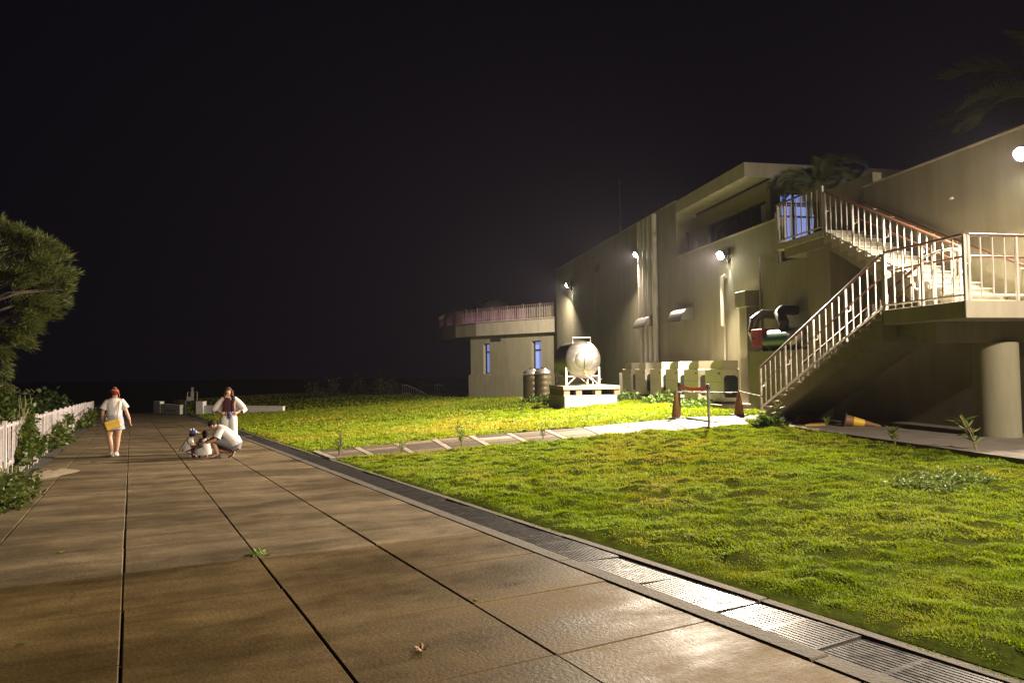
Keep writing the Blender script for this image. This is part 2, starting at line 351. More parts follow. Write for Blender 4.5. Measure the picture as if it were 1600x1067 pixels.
# ---- grass: one mass of blades
def grass():
    Vs, Ts, Cs, o = [], [], [], 0
    for d0, d1, n, ln, wd, seg in ((2.6, 6, 190000, .033, .0040, 1), (6, 10, 150000, .038, .006, 1), (10, 17, 130000, .045, .010, 0), (17, 28, 120000, .075, .017, 0), (28, 48, 100000, .09, .03, 0), (48, 84, 70000, .11, .055, 0)):
        d = np.sqrt(rng.uniform(d0 ** 2, d1 ** 2, n * 3)); X = d * rng.uniform(-.80, .95, n * 3); Y = d
        xp, yp = w2p(X, Y); keep = ((xp > 4.0) & ~paved(X, Y)); keep &= (vnoise(X * 3.3, Y * 3.3, 21) + rng.uniform(0, .15, len(X))) > .21
        X, Y, xp = X[keep][:n], Y[keep][:n], xp[keep][:n]; k = len(X)
        edge = np.clip((xp - 3.98) / .3, .35, 1)
        z = TZ(X, Y) + mound(X, Y) - .01
        tuft = vnoise(X * 5, Y * 5, 31); big = vnoise(X * .45, Y * .45, 33); mid = vnoise(X * 1.6, Y * 1.6, 35)
        L = ln * (.45 + 1.0 * tuft) * edge * rng.uniform(.6, 1.3, k); th = rng.uniform(0, 2 * np.pi, k) * .7 + vnoise(X * 1.3, Y * 1.3, 37) * 9
        le = rng.uniform(.25, 1.15, k); D = np.stack([np.cos(th) * np.sin(le), np.sin(th) * np.sin(le), np.cos(le)], 1)
        sd = np.stack([-np.sin(th + rng.normal(0, .8, k)), np.cos(th), np.zeros(k)], 1); W = (wd * rng.uniform(.6, 1.3, k))[:, None]
        B = np.stack([X, Y, z], 1); dry = np.clip((big * .55 + mid * .5 + rng.normal(0, .14, k) - .48) * 2.2, 0, 1)[:, None]
        g = np.array([.205, .295, .004]) * rng.uniform(.6, 1.3, k)[:, None]; y = np.array([.36, .31, .022]) * rng.uniform(.7, 1.2, k)[:, None]
        col = g * (1 - dry) + y * dry
        if seg:
            Mi = B + D * L[:, None] * .55; D2 = D.copy(); D2[:, 2] -= .45; T = Mi + D2 * L[:, None] * .5
            V = np.stack([B - sd * W, B + sd * W, Mi - sd * W * .75, Mi + sd * W * .75, T], 1); q = 5
            i = np.arange(k)[:, None] * 5 + o; t = np.concatenate([i + [0, 1, 3], i + [0, 3, 2], i + [2, 3, 4]])
        else:
            V = np.stack([B - sd * W, B + sd * W, B + D * L[:, None]], 1); q = 3; i = np.arange(k)[:, None] * 3 + o; t = i + [0, 1, 2]
        Vs.append(V.reshape(-1, 3)); Ts.append(t); Cs.append(np.repeat(col, q, 0)); o += k * q
    g = np_mesh('grass', np.concatenate(Vs), np.concatenate(Ts), np.concatenate(Cs), M_GRASS)
    tag(g, 'short uneven green lawn grass with yellowed patches', 'grass', kind='stuff')
grass()
# ================================================================== PAVED PATH
ez = Vector((-GX, -GY, 1)).normalized(); ex = Vector((1, 0, GX)).normalized(); ey = ez.cross(ex)
PM = Matrix.Rotation(PB, 4, 'Z') @ Matrix(((ex[0], ey[0], ez[0], 0), (ex[1], ey[1], ez[1], 0), (ex[2], ey[2], ez[2], 0), (0, 0, 0, 1)))
path = MB().box(-2.7, 4.05, -16, 66, -.5, -.016).build('path', M_JOINT); path.matrix_world = PM; tag(path, kind='structure')
cols = [(-1.62, -1.145), (-1.135, -.046), (-.034, 1.034), (1.046, 2.144), (2.156, 3.33)]
smesh = []
for a, b in cols:
    q = MB().box(-(b - a) / 2, (b - a) / 2, -.5475, .5475, -.1, 0).mesh('paving_slab', bevel=.007)
    q2 = q.copy(); q.materials.append(M_SLABA); q2.materials.append(M_SLABB); smesh.append((q, q2))
for k in range(-12, 33):
    y0 = 6.69 + 1.105 * k; 
    if y0 < -3: continue
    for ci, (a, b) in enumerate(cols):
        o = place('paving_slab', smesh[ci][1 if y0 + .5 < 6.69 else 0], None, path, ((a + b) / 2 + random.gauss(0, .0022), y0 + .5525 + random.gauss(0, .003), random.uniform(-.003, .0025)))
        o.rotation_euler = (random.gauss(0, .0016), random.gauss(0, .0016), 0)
yend = 6.69 + 1.105 * 33
fs_ = MB(); y = yend
while y < 64:
    for a, b in cols: fs_.box(a, b, y + .005, y + 1.1, -.1, 0)
    y += 1.105
tag(fs_.build('distant_slabs', M_SLABA, path), kind='stuff')
# left margin widening towards the far end
mg = MB().prism([(-1.63, 6), (-1.63, 64), (-2.55, 64), (-1.66, 10)], -.1, -.012, axis='z').build('path_margin', M_EDGE, path)
# cast edging either side of the drain, in lengths
for yk in range(-2, 24):
    MB().box(3.342, 3.505, yk * 2.6, yk * 2.6 + 2.59, -.12, .004 + random.uniform(-.003, .003)).build('edging', M_EDGE, path, bevel=.008)
    MB().box(3.955, 4.06, yk * 2.6 + .9, yk * 2.6 + 3.49, -.12, .008 + random.uniform(-.003, .004)).build('edging', M_EDGE, path, bevel=.008)
# ---- slotted drain
drain = MB().box(3.50, 3.96, -10, 64, -.4, -.07).build('drain_channel', M_DARK); drain.matrix_world = PM; tag(drain, kind='structure')
gm = MB(); GLN = .785
for k in range(12):
    x = -.205 + .41 * k / 11; gm.box(x - .0115, x + .0115, 0.012, GLN - .012, -.03, 0)
for yy in (.0, GLN / 2, GLN): gm.box(-.22, .22, max(0, yy - .019), min(GLN, yy + .019), -.031, -.0012)
gme = gm.mesh('drain_grate'); gme.materials.append(M_GRATE)
for k in range(-4, 62):
    o = place('drain_grate', gme, None, drain, (3.73 + random.gauss(0, .003), 2.70 + k * (GLN + .012), random.uniform(-.004, .002)))
    o.rotation_euler = (random.gauss(0, .012), random.gauss(0, .02), random.gauss(0, .003))
dg = MB().box(3.51, 3.95, 2.70 + 62 * (GLN + .012), 64, -.03, -.003); dg.build('distant_grates', M_GRATE, drain)
# ================================================================== WALKWAY ACROSS THE LAWN
wk = MB(); K = 46
for side in (0, 1): pass
vs = []; fs = []
for i in range(K):
    t = i / (K - 1); a = poly_s(WNEAR, t); b = poly_s(WFAR, t)
    for s_ in np.linspace(-.02, 1.02, 5):
        p = a * (1 - s_) + b * s_; vs.append((p[0], p[1], tz(p[0], p[1]) + .006))
fs = [(i * 5 + j, (i + 1) * 5 + j, (i + 1) * 5 + j + 1, i * 5 + j + 1) for i in range(K - 1) for j in range(4)]
wk.add(vs, fs); walk = wk.build('walkway', M_JOINT); tag(walk, kind='structure')
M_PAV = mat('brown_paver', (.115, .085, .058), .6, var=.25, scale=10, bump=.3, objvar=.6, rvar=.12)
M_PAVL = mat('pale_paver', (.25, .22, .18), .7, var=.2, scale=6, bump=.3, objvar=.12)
def wpt(t, s):
    a = poly_s(WNEAR, t); b = poly_s(WFAR, t); p = a * (1 - s) + b * s; return Vector((p[0], p[1], tz(p[0], p[1])))
def pave(t0, t1, s0, s1, m, h=.03):
    P = [wpt(t0, s0), wpt(t1, s0), wpt(t1, s1), wpt(t0, s1)]; c = sum(P, Vector()) / 4; j = random.uniform(-.004, .004)
    q = MB(); q.add([p - c + (c - p).normalized() * .03 - Vector((0, 0, .04)) for p in P] + [p - c + (c - p).normalized() * .034 + Vector((0, 0, h + j)) for p in P],
                    [(0, 3, 2, 1), (4, 5, 6, 7), (0, 1, 5, 4), (1, 2, 6, 5), (2, 3, 7, 6), (3, 0, 4, 7)])
    o = q.build('paver', m, walk); o.location = c
wlen = float(np.linalg.norm(np.array(WNEAR[0]) - np.array(WNEAR[-1]))); nc = max(8, int(round(wlen / .86)))
for i in range(nc):
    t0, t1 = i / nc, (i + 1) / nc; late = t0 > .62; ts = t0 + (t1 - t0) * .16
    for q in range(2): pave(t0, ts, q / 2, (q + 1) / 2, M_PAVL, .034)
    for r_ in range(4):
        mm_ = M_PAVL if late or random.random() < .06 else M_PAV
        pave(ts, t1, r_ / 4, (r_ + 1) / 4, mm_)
# concrete apron under and before the stairs
pad = MB().box(3, 17.85, -.3, 3.2, -.25, .0).box(17.85, 22.1, -.3, 1.25, -.25, .0).box(18.05, 19.55, 1.25, 4.1, -.25, -.006)
pd = pad.build('stair_apron', mat('apron_concrete', (.17, .15, .125), .8, var=.25, scale=3, bump=.4), None); X, Y = b2w(0, 0); pd.location = (X, Y, .125); pd.rotation_euler = (0, 0, BROT); tag(pd, kind='structure')
# ================================================================== MAIN BUILDING
B0 = (30, 0, -.3)
bld = broot('main_building', *B0, 'long cream rendered building with flat roof and recessed upper terrace', 'building')
def bp(name, mb, m=M_WALL, parent=None, **k):
    # a part of the building, given in building coordinates
    return mb.build(name, m, parent or bld, B0, **k)
ROOF = 8.40; TER = 4.86; PAR = 6.03; SOF = 7.90
w = MB().box(29.0, 49.35, -.28, 0, -1.6, ROOF).box(21.55, 29.0, -.28, 0, -1.6, PAR).box(17.62, 21.55, -.28, 0, -1.6, TER - .2)
bp('front_wall', w)
bp('far_end_wall', MB().box(49.07, 49.35, -12, -.28, -1.6, ROOF))
bp('roof', MB().box(23.42, 28.998, -12.0, 0.002, SOF, ROOF).box(28.998, 49.07, -12, -.28, SOF, ROOF - .08), M_TRIM)
bp('parapet_coping', MB().box(21.53, 28.99, -.31, .025, PAR, PAR + .05), M_TRIM)
bp('roof_coping', MB().box(28.99, 49.38, -.3, .03, ROOF, ROOF + .05), M_TRIM)
bp('terrace_floor', MB().box(17.66, 29, -12, -.28, TER - .25, TER), M_CONC)
bp('terrace_jamb', MB().box(29.0, 29.25, -3, -.28, TER, SOF))
# inner wall of the terrace with a long dark window
bp('inner_wall', MB().box(23.42, 23.72, -1.2, -.95, TER, SOF).box(28.0, 29.0, -1.2, -.95, TER, SOF).box(23.72, 28.0, -1.2, -.95, 7.2, SOF).box(23.72, 28.0, -1.2, -.95, TER, 5.2))
wi = bp('window', MB().box(23.72, 28.0, -1.13, -1.11, 5.2, 7.2), M_GLASS)
fr = MB()
for u in (23.75, 24.8, 25.85, 26.9, 27.97): fr.box(u - .03, u + .03, -1.1, -1.02, 5.2, 7.2)
fr.box(23.72, 28, -1.098, -1.03, 5.2, 5.26).box(23.72, 28, -1.098, -1.03, 7.14, 7.2); bp('window_frame', fr, M_DARK, wi)
bp('soffit_trim', MB().box(23.45, 28.95, -.95, -.90, SOF - .07, SOF - .003), M_DARK)
bp('curtain', MB().prism([(23.80 + .03 * i, -1.03 + (.012 if i % 2 else -.012)) for i in range(12)] + [(24.13, -1.06), (23.80, -1.06)], 5.3, 7.1, axis='z'), mat('curtain', (.55, .55, .58), .9))
# end wall above the stairs with the blue-lit door
bp('end_wall', MB().box(23.42, 23.67, -12, -3.15, TER, SOF).box(23.42, 23.67, -3.15, -1.2, 7.45, SOF).box(23.42, 23.67, -1.32, -1.2, TER, 7.45))
dw = bp('glass_door', MB().box(23.66, 23.68, -3.15, -1.32, TER, 7.45), M_BLUE)
fr = MB()
for v in (-3.12, -2.5, -1.9, -1.35): fr.box(23.56, 23.62, v - .035, v + .035, TER, 7.45)
for z in (TER + .05, 6.62, 7.08, 7.42): fr.box(23.57, 23.61, -3.15, -1.32, z - .03, z + .03)
bp('door_frame', fr, M_DARK, dw)
# pipes on the terrace jamb, an elbowed pair
bp('jamb_pipe', MB().tube([(28.75, -.40, 4.9), (28.75, -.40, 7.05), (28.2, -.55, 7.05), (27.7, -.9, 7.05)], .05), M_DARK)
# wall of the upper deck behind the stairs
R0 = (11, 0, -.2)
rw = broot('stair_wall', *R0, 'cream wall rising behind the outdoor staircase with a floodlight on it', 'wall')
MB().box(-3, 17.62, -.28, 0, -1.6, 5.99).build('wall_face', M_WALL, rw, R0)
MB().box(-3, 17.65, -.31, .03, 5.99, 6.03).build('coping', M_TRIM, rw, R0)
MB().box(-3, 17.64, -12, -.28, TER - .25, TER).build('upper_deck', M_CONC, rw, R0)
MB().box(17.66, 19.5, -.56, -.30, TER, 6.42).build('parapet_stub', M_WALL, rw, R0)
MB().lathe([(.05, 0), (.055, .02), (.03, .05)], (14.9, 0, 5.02), 12).build('wall_spout', M_WHITE, rw, R0)
# ---- terrace wing with the curved balcony
PT = [(3.3, 49.4), (-2.87, 54.6), (-4.7, 56.9), (-6.0, 59.6), (-6.8, 62.5), (-7.1, 65.5), (-6.6, 69), (-5, 72), (18, 78), (16, 52)]
W0 = (1.0, 55.0, -.8)
wing = tag(empty('terrace_wing', W0), 'low cream wing with a curved balcony terrace and blue-lit windows', 'building')
def wp(name, mb, m=M_WALL, parent=None, **k): return mb.build(name, m, parent or wing, W0, **k)
wp('balcony_slab', MB().prism(PT, 4.07, 5.10, axis='z'), M_TRIM)
wp('balcony_trim', MB().prism([(x * 1.0 - .06, y - .06) for x, y in PT[:8]] + [(18, 78), (16, 52)], 5.10, 5.16, axis='z'), M_TRIM)
dv = Vector((PT[1][0] - PT[0][0], PT[1][1] - PT[0][1], 0)).normalized(); nv = Vector((-dv.y, dv.x, 0)); nv = nv if nv.y < 0 else -nv     # outward, towards the lawn
o3 = Vector((PT[0][0], PT[0][1], 0)) - nv * .35
def wl(t, n=0): p = o3 + dv * t + nv * n; return (p.x, p.y)
def pxt(px):      # distance along the wing wall at an image column
    r = ray(px, 560); a = np.array([[dv.x, -r[0]], [dv.y, -1.0]]); return float(np.linalg.solve(a, [-o3.x, -o3.y])[0])
def wbox(mb, t0, t1, n0, n1, z0, z1): mb.prism([wl(t0, n0), wl(t1, n0), wl(t1, n1), wl(t0, n1)], z0, z1, axis='z')
t1a, t1b, t2a, t2b, tE = pxt(764.8), pxt(755.4), pxt(845.5), pxt(831), pxt(735.5)
wallm = MB(); zb = -1.8
for a, b in ((-4, t2a), (t2b, t1a), (t1b, tE)): wbox(wallm, a, b, -.4, 0, zb, 4.07)
for a, b, z0, z1 in ((t2a, t2b, 1.35, 3.5), (t1a, t1b, 1.05, 3.45)): wbox(wallm, a, b, -.4, 0, zb, z0); wbox(wallm, a, b, -.4, 0, z1, 4.07)
wp('front_wall', wallm)
sidem = MB(); e0 = Vector((*wl(tE, -.4), 0)); sidem.prism([(e0.x, e0.y), (e0.x + .3, e0.y), (e0.x + 2.5, e0.y + 14), (e0.x + 2.2, e0.y + 14)], zb, 4.07, axis='z'); wp('side_wall', sidem)
wb_ = MB(); wbox(wb_, -4, tE + .12, 0.001, .14, zb, .98); wp('plinth', wb_)
for a, b, z0, z1 in ((t2a, t2b, 1.35, 3.5), (t1a, t1b, 1.05, 3.45)):
    q = MB(); wbox(q, a, b, -.39, -.36, z0, z1); wd_ = wp('window', q, M_BLUE)
    q = MB()
    for tt in (a + .05, b - .05): wbox(q, tt - .05, tt + .05, -.34, -.28, z0, z1)
    wbox(q, a, b, -.33, -.285, z1 - .75, z1 - .62); wbox(q, a, b, -.33, -.285, z0, z0 + .08); wbox(q, a, b, -.33, -.285, z1 - .08, z1); wp('window_frame', q, M_DARK, wd_)
    q = MB(); wbox(q, a - .05, b + .05, -.2, .04, z0 - .06, z0); wp('sill', q, M_TRIM, wd_)
q = MB(); qq = ray(734, 560); wbox(q, tE + .02, tE + .5, -1.5, -1.4, -.8, 3.6); wp('side_window', q, M_BLUE)
q = MB(); wbox(q, pxt(783), pxt(768), -.0, .05, 3.6, 3.85); wp('wall_vent', q, M_DARK)
# balcony railing: posts and slim balusters along the curve, each picked out
rl = []
for i in range(len(PT[:8]) - 1):
    a, b = Vector((*PT[i], 0)), Vector((*PT[i + 1], 0)); n = max(1, int(round((b - a).length / .20)))
    for k in range(n): rl.append(a.lerp(b, k / n))
cen = Vector((6, 63, 0)); rl = [p + (cen - p).normalized() * .15 for p in rl]
M_BRN = mat('brown_paint', (.13, .085, .07), .5)
rail = wp('balcony_railing', MB().tube([(p.x, p.y, 6.23) for p in rl], .035, 6).tube([(p.x, p.y, 5.3) for p in rl], .02, 6), M_BRN)
bme = MB().box(-.017, .017, -.017, .017, 0, 1.05).mesh('baluster'); bme.materials.append(M_BRN)
pme = MB().box(-.035, .035, -.035, .035, 0, 1.16).mesh('post'); pme.materials.append(M_BRN)
for i, p in enumerate(rl): place('post' if i % 8 == 0 else 'baluster', pme if i % 8 == 0 else bme, None, rail, (p.x - W0[0], p.y - W0[1], 5.16 - W0[2]))
# pale curved wall added inside the railing to catch the violet strip lights
q = MB(); pin = [p + (cen - p).normalized() * .75 for p in rl]
for i in range(len(pin) - 1):
    a, b = pin[i], pin[i + 1]; c_ = (cen - a).normalized() * .2
    q.add([(a.x, a.y, 5.1), (b.x, b.y, 5.1), (b.x, b.y, 6.12), (a.x, a.y, 6.12), (a.x + c_.x, a.y + c_.y, 5.1), (b.x + c_.x, b.y + c_.y, 5.1), (b.x + c_.x, b.y + c_.y, 6.12), (a.x + c_.x, a.y + c_.y, 6.12)],
          [(0, 1, 2, 3), (3, 2, 6, 7), (4, 7, 6, 5)])
wp('glow_catch_wall', q, M_TRIM)
LED = mat('violet_strip', (.5, .3, .7), .5, emit=(1.0, .40, .95), estr=2.2)
for a, b in ((16, 38), (40, 60), (74, 88)):
    mid = [p + (cen - p).normalized() * .35 for p in rl[a:b]]
    if len(mid) > 2: wp('strip_light', MB().tube([(p.x, p.y, 5.19) for p in mid], .022, 6), LED)
# ================================================================== OUTDOOR STAIRCASE
ST0 = (15, 1.3, .12)
st = broot('outdoor_staircase', *ST0, 'two-flight concrete staircase with white railings and brown handrails on a round column', 'staircase')
def sp(name, mb, m=M_WALL, parent=None, **k): return mb.build(name, m, parent or st, ST0, **k)
V0, V1, V2, V3 = 2.56, 1.36, 1.24, .02
LZ, LU0, LU1 = 2.53, 12.02, 13.95; NR = 15
r1_, g1 = (LZ - .13) / NR, 4.52 / (NR - 1)
r2_, g2 = (TER - LZ) / NR, 4.16 / (NR - 1); UB = 13.38
# lower flight: waist slab and steps
pr = [(LU1, LZ - .02), (LU1, LZ - .55), (LU1 + .25, LZ - .55), (LU1 + 4.52 - .12, .02), (LU1 + 4.52 + .02, .12)]
fl1 = sp('lower_flight', MB().prism([(LU1 - .001, LZ - .16), (LU1 - .001, LZ - .62), (LU1 + .3, LZ - .62), (LU1 + 4.15, .0), (LU1 + 4.7, .0)], V1 + .001, V0 - .001))
sp('stringer', MB().prism([(LU1 - .001, LZ - .075), (LU1 + 4.60, .10), (LU1 + 4.60, .0), (LU1 + 4.2, .0), (LU1 + .3, LZ - .60), (LU1 - .001, LZ - .60)], V0 + .001, V0 + .03), M_WALL, fl1)
for k in range(NR - 1):
    z = LZ - r1_ * (k + 1); u = LU1 + g1 * k
    sp('step', MB().box(u, u + g1 + .0, V1, V0, z - r1_ - .03, z - .04).box(u - .0, u + g1 + .025, V1 - .006, V0 + .04, z - .04, z), M_TRIM, fl1)
fl2 = sp('upper_flight', MB().prism([(UB + .1, LZ - .2), (UB + .5, LZ - .2), (UB + 4.16, TER - .42), (UB + 4.16, TER - .16), (UB, LZ - .05)], V3 + .002, V2 - .001))
for k in range(NR - 1):
    z = LZ + r2_ * (k + 1); u = UB + g2 * k
    sp('step', MB().box(u, u + g2, V3, V2, z - r2_ - .05, z - .035).box(u - .025, u + g2, V3, V2 + .005, z - .035, z), M_TRIM, fl2)
sp('landing', MB().box(LU0, LU1, V3, V0, LZ - .29, LZ), M_TRIM, bevel=.008)
sp('landing_beam', MB().box(LU0 + .92, LU0 + 1.38, V3, V0 - .25, 1.86, LZ - .29).box(LU0 + 1.38, LU1 - .02, V0 - .62, V0 - .30, 2.02, LZ - .29))
sp('round_column', MB().lathe([(.36, .0), (.36, 1.76)], (LU0 + 1.13, .86, .10), 44), M_WALL, smooth=True)
tl = sp('top_landing', MB().box(UB + 4.16, 19.68, V3, V2 + .02, TER - .17, TER), M_TRIM, bevel=.006)
sp('landing_support', MB().box(17.45, 18.35, .0, 1.16, .1, TER - .42).box(17.4, 19.3, .0, 1.2, TER - .42, TER - .17))
# ---- railings
def slope_z(pts, u):
    for (a, za), (b, zb_) in zip(pts, pts[1:]):
        if min(a, b) - 1e-6 <= u <= max(a, b) + 1e-6: return za + (zb_ - za) * (u - a) / (b - a) if a != b else za
    return pts[-1][1]
def bal_mesh(h, w, nm):
    q = MB().box(-w, w, -w, w, 0, h).mesh(nm); q.materials.append(M_WHITE); return q
PM_, BM_ = bal_mesh(1.12, .021, 'post'), bal_mesh(.98, .0105, 'baluster')
jb = MB().tube([(0, 0, .02), (0, -.06, 0), (0, -.11, .03), (0, -.11, .12)], .017, 6); JM = jb.mesh('handrail_bracket'); JM.materials.append(M_WHITE)
def railing(P, n, every=5, inner=None, bottom=.1, start=0, post=True):
    """P: list of (u,v,zfloor) way points; balusters shared out along it; inner = offset of the second handrail"""
    P = [Vector(p) for p in P]; top = [p + Vector((0, 0, 1.12)) for p in P]; bot = [p + Vector((0, 0, bottom)) for p in P]
    q = MB()
    for a, b in zip(top, top[1:]): q.loft([a, b], [(.042, .026)] * 2, (0, 1, 0) if abs((b - a).x) > abs((b - a).y) else (1, 0, 0), 8)
    r = sp('railing', q, M_WOOD)
    q = MB()
    for a, b in zip(bot, bot[1:]): q.loft([a, b], [(.02, .022)] * 2, (0, 1, 0) if abs((b - a).x) > abs((b - a).y) else (1, 0, 0), 6)
    sp('bottom_rail', q, M_WHITE, r)
    L = [(b - a).length for a, b in zip(P, P[1:])]; T = sum(L)
    for i in range(n + 1):
        s_ = T * i / n; k = 0
        while k < len(L) - 1 and s_ > L[k] + 1e-6: s_ -= L[k]; k += 1
        p = P[k].lerp(P[k + 1], min(1, s_ / L[k])); isp = (i - start) % every == 0
        o = place('post' if isp else 'baluster', PM_ if isp else BM_, None, r, (p.x - ST0[0], p.y - ST0[1], p.z + (0 if isp else bottom) - ST0[2]))
        if isp and inner: 
            o2 = place('handrail_bracket', JM, None, r, (p.x - ST0[0], p.y - ST0[1], p.z + .63 - ST0[2])); o2.scale = (1, 1 if inner < 0 else -1, 1)
    if inner:
        q = MB()
        for a, b in zip(P, P[1:]):
            off = Vector((0, inner, .77)); q.tube([a + off, b + off], .023, 8)
        sp('handrail', q, M_WOOD, r)
    return r
zl = lambda u: LZ - (u - LU1) * r1_ / g1
zu = lambda u: LZ + (u - UB) * r2_ / g2
railing([(18.47, V0 - .05, zl(18.47) + .02), (13.97, V0 - .05, zl(13.97))], 20, 5, -.11)
railing([(13.92, V0 - .05, LZ), (LU0 + .05, V0 - .05, LZ)], 8, 4, -.11)
railing([(LU0 + .05, V0 - .13, LZ), (LU0 + .05, .05, LZ)], 10, 4, None)
sp('handrail', MB().tube([(LU0 + .16, V0 - .2, LZ + .77), (LU0 + .16, .2, LZ + .77)], .023), M_WOOD)
railing([(UB + .15, V2 - .05, zu(UB + .15)), (17.52, V2 - .05, zu(17.52))], 20, 5, -.11)
railing([(17.60, V2 - .04, TER), (19.62, V2 - .04, TER)], 9, 9, None)
railing([(19.63, V2 - .10, TER), (19.63, .10, TER)], 6, 6, None, start=1)
railing([(18.3, V1 + .06, zl(18.3) + .02), (14.3, V1 + .06, zl(14.3))], 18, 6, .11)
# newel loop between the flights
sp('newel_loop', MB().tube([(14.25, 1.42, LZ + 1.08), (13.75, 1.40, LZ + 1.15), (13.55, 1.32, LZ + 1.15), (13.5, 1.24, LZ + 1.12)], .026).tube([(13.9, 1.42, LZ), (13.9, 1.42, LZ + 1.1)], .03).tube([(13.6, 1.24, LZ), (13.6, 1.24, LZ + 1.1)], .03), M_WHITE, smooth=True)
# wall handrail beside the upper flight
wr = sp('wall_handrail', MB().tube([(17.45, .10, 5.58), (15.24, .10, 4.37)], .026).tube([(15.2, .10, 4.35), (13.19, .10, 3.33), (10.5, .10, 3.33)], .026), M_WOOD)
for u in (17.2, 16.6, 15.95, 15.4, 14.7, 14.0, 13.3, 12.3):
    z = np.interp(u, [13.19, 15.24, 17.45], [3.33, 4.37, 5.58]); sp('wall_bracket', MB().tube([(u, .0, z - .1), (u, .09, z - .1), (u, .10, z)], .013, 6), M_WHITE, wr)
# ================================================================== FLOODLIGHTS
M_GLOW = mat('lamp_glass', (1, 1, 1), .3, emit=(1.0, .93, .80), estr=60.)
def flood(u, z, label, power=1.0, tilt=27, yaw=0., down=True, spread=138, v=0., big=1.0):
    r = broot('floodlight', u, v, z, label, 'floodlight', 'floodlights along the building wall')
    MB().box(-.06, .06, -.0, .03, -.18, .26).build('wall_plate', M_DARK, r)
    MB().box(-.025, .025, .03, .26, -.0, .05).build('arm', M_DARK, r)
    e = empty('swivel_head', (0, .34, .0)); e.parent = r; e.rotation_euler = (-math.radians(tilt), 0, math.radians(yaw))
    # local +y of the swivel is the beam direction
    MB().box(-.17, .17, -.09, .02, -.13, .13).box(-.12, .12, -.15, -.09, -.09, .09).build('housing', M_DARK, e, bevel=.01)
    MB().ell((0, .02, 0), (.15 * big, .07 * big, .13 * big), 18, 10).build('lamp_glass', M_GLOW, e, smooth=True)
    ld = bpy.data.lights.new('flood_beam', 'AREA'); ld.shape = 'RECTANGLE'; ld.size = .30; ld.size_y = .22; ld.energy = FLOOD_W * power; ld.color = WARM; ld.spread = math.radians(spread)
    lo = bpy.data.objects.new('flood_beam', ld); C.objects.link(lo); lo.parent = e; lo.location = (0, .10, 0); lo.rotation_euler = (math.pi / 2, 0, 0)
    if not down: MB().tube([(0, .015, -.82), (0, .015, -.17)], .035, 8).build('pole', M_DARK, r)
    if down:
        MB().lathe([(.045, -.30), (.05, -.16), (.03, -.15)], (0, .08, 0), 14).build('downlight', M_DARK, r)
        ld = bpy.data.lights.new('down_beam', 'SPOT'); ld.energy = 30; ld.spot_size = math.radians(38); ld.spot_blend = .9; ld.color = (1, .92, .86); ld.shadow_soft_size = .03
        lo = bpy.data.objects.new('down_beam', ld); C.objects.link(lo); lo.parent = r; lo.location = (0, .10, -.32); lo.rotation_euler = (math.radians(-8), 0, 0)
    return r
def at_px(px, py): u, z = onv(px, py, .42); return u, z
flood(*at_px(884, 446), 'small floodlight beside the far corner of the cream wall', .62, yaw=-14, spread=168)
flood(*at_px(991, 398), 'floodlight beside the four light-streak tubes on the cream wall', .70, spread=160)
flood(*at_px(1123, 399), 'brilliant floodlight under the terrace parapet above the bent pipe', 1.45, yaw=8, spread=150, big=1.1)
flood(*at_px(1592, 240), 'brilliant floodlight high on the wall above the staircase', .34, spread=165, big=1.0)
flood(2.6, 6.85, 'floodlight on a short arm above the wall past the staircase', .72, yaw=-28, tilt=18, spread=165, down=False)
# ================================================================== THINGS BY THE WALL
def quarter(r, n=7): return [(r * math.sin(math.pi / 2 * i / n), r * math.cos(math.pi / 2 * i / n)) for i in range(n + 1)]
for (u0, u1, z0, lab) in ((31.35, 32.8, 3.30, 'quarter-round metal vent hood in front of the four light-streak tubes'), (27.5, 28.8, 3.32, 'quarter-round metal vent hood between the light-streak tubes and the brilliant floodlight')):
    r = broot('vent_hood', (u0 + u1) / 2, 0, z0, lab, 'vent hood', 'vent hoods on the building wall')
    prof = [(0, .52)] + [(.55 * math.sin(a), .52 * math.cos(a)) for a in np.linspace(0, math.pi / 2, 9)] + [(.55, -.03), (.53, -.03), (.53, 0.0)] + [(.53 * math.sin(a), .50 * math.cos(a)) for a in np.linspace(math.pi / 2, 0, 9)]
    hl = (u1 - u0) / 2
    MB().prism(prof[1:], -hl, hl, axis='u').build('cowl', M_STEEL, r, smooth=True)
    for sx_ in (-1, 1): MB().prism([(0, 0)] + [(.535 * math.sin(a), .505 * math.cos(a)) for a in np.linspace(math.pi / 2, 0, 9)], sx_ * hl - .012, sx_ * hl + .012, axis='u').build('side_plate', M_STEEL, r)
    MB().box(-hl - .06, hl + .06, 0.0, .02, .53, .60).build('flange', M_STEEL, r)
for i, u in enumerate([onv(q_, 450, .17)[0] for q_ in (1001, 1008.5, 1016, 1023.5)]):  # white tubes added in place of bright streaks of light down the wall
    r = broot('light_streak_tube', u, .12, .0, ('added white light-streak tube closest to the floodlight on the cream wall', 'added white light-streak tube second from the floodlight on the cream wall', 'added white light-streak tube third from the floodlight on the cream wall', 'added white light-streak tube of the four nearest the terrace recess')[i], 'pipe', 'four light-streak tubes on the wall')
    MB().tube([(0, .05, .25), (0, .05, 8.3)], .125, 16).build('pipe', M_WHITE, r, smooth=True)
    for z in (1.9, 5.2): MB().lathe([(.13, z), (.13, z + .05)], (0, .05, 0), 16).build('clamp', M_WHITE, r)
bone('bent_pipe', MB().tube([(24.83, .0, 4.62), (24.83, .10, 4.72), (24.83, .18, 4.66), (24.83, .18, 2.9)], .07, 10).tube([(24.86, .10, 2.95), (24.86, .10, .5)], .04, 8), M_TRIM, 24.83, .1, .5, 'gooseneck vent pipe on the wall under the brilliant floodlight', 'pipe', smooth=True)
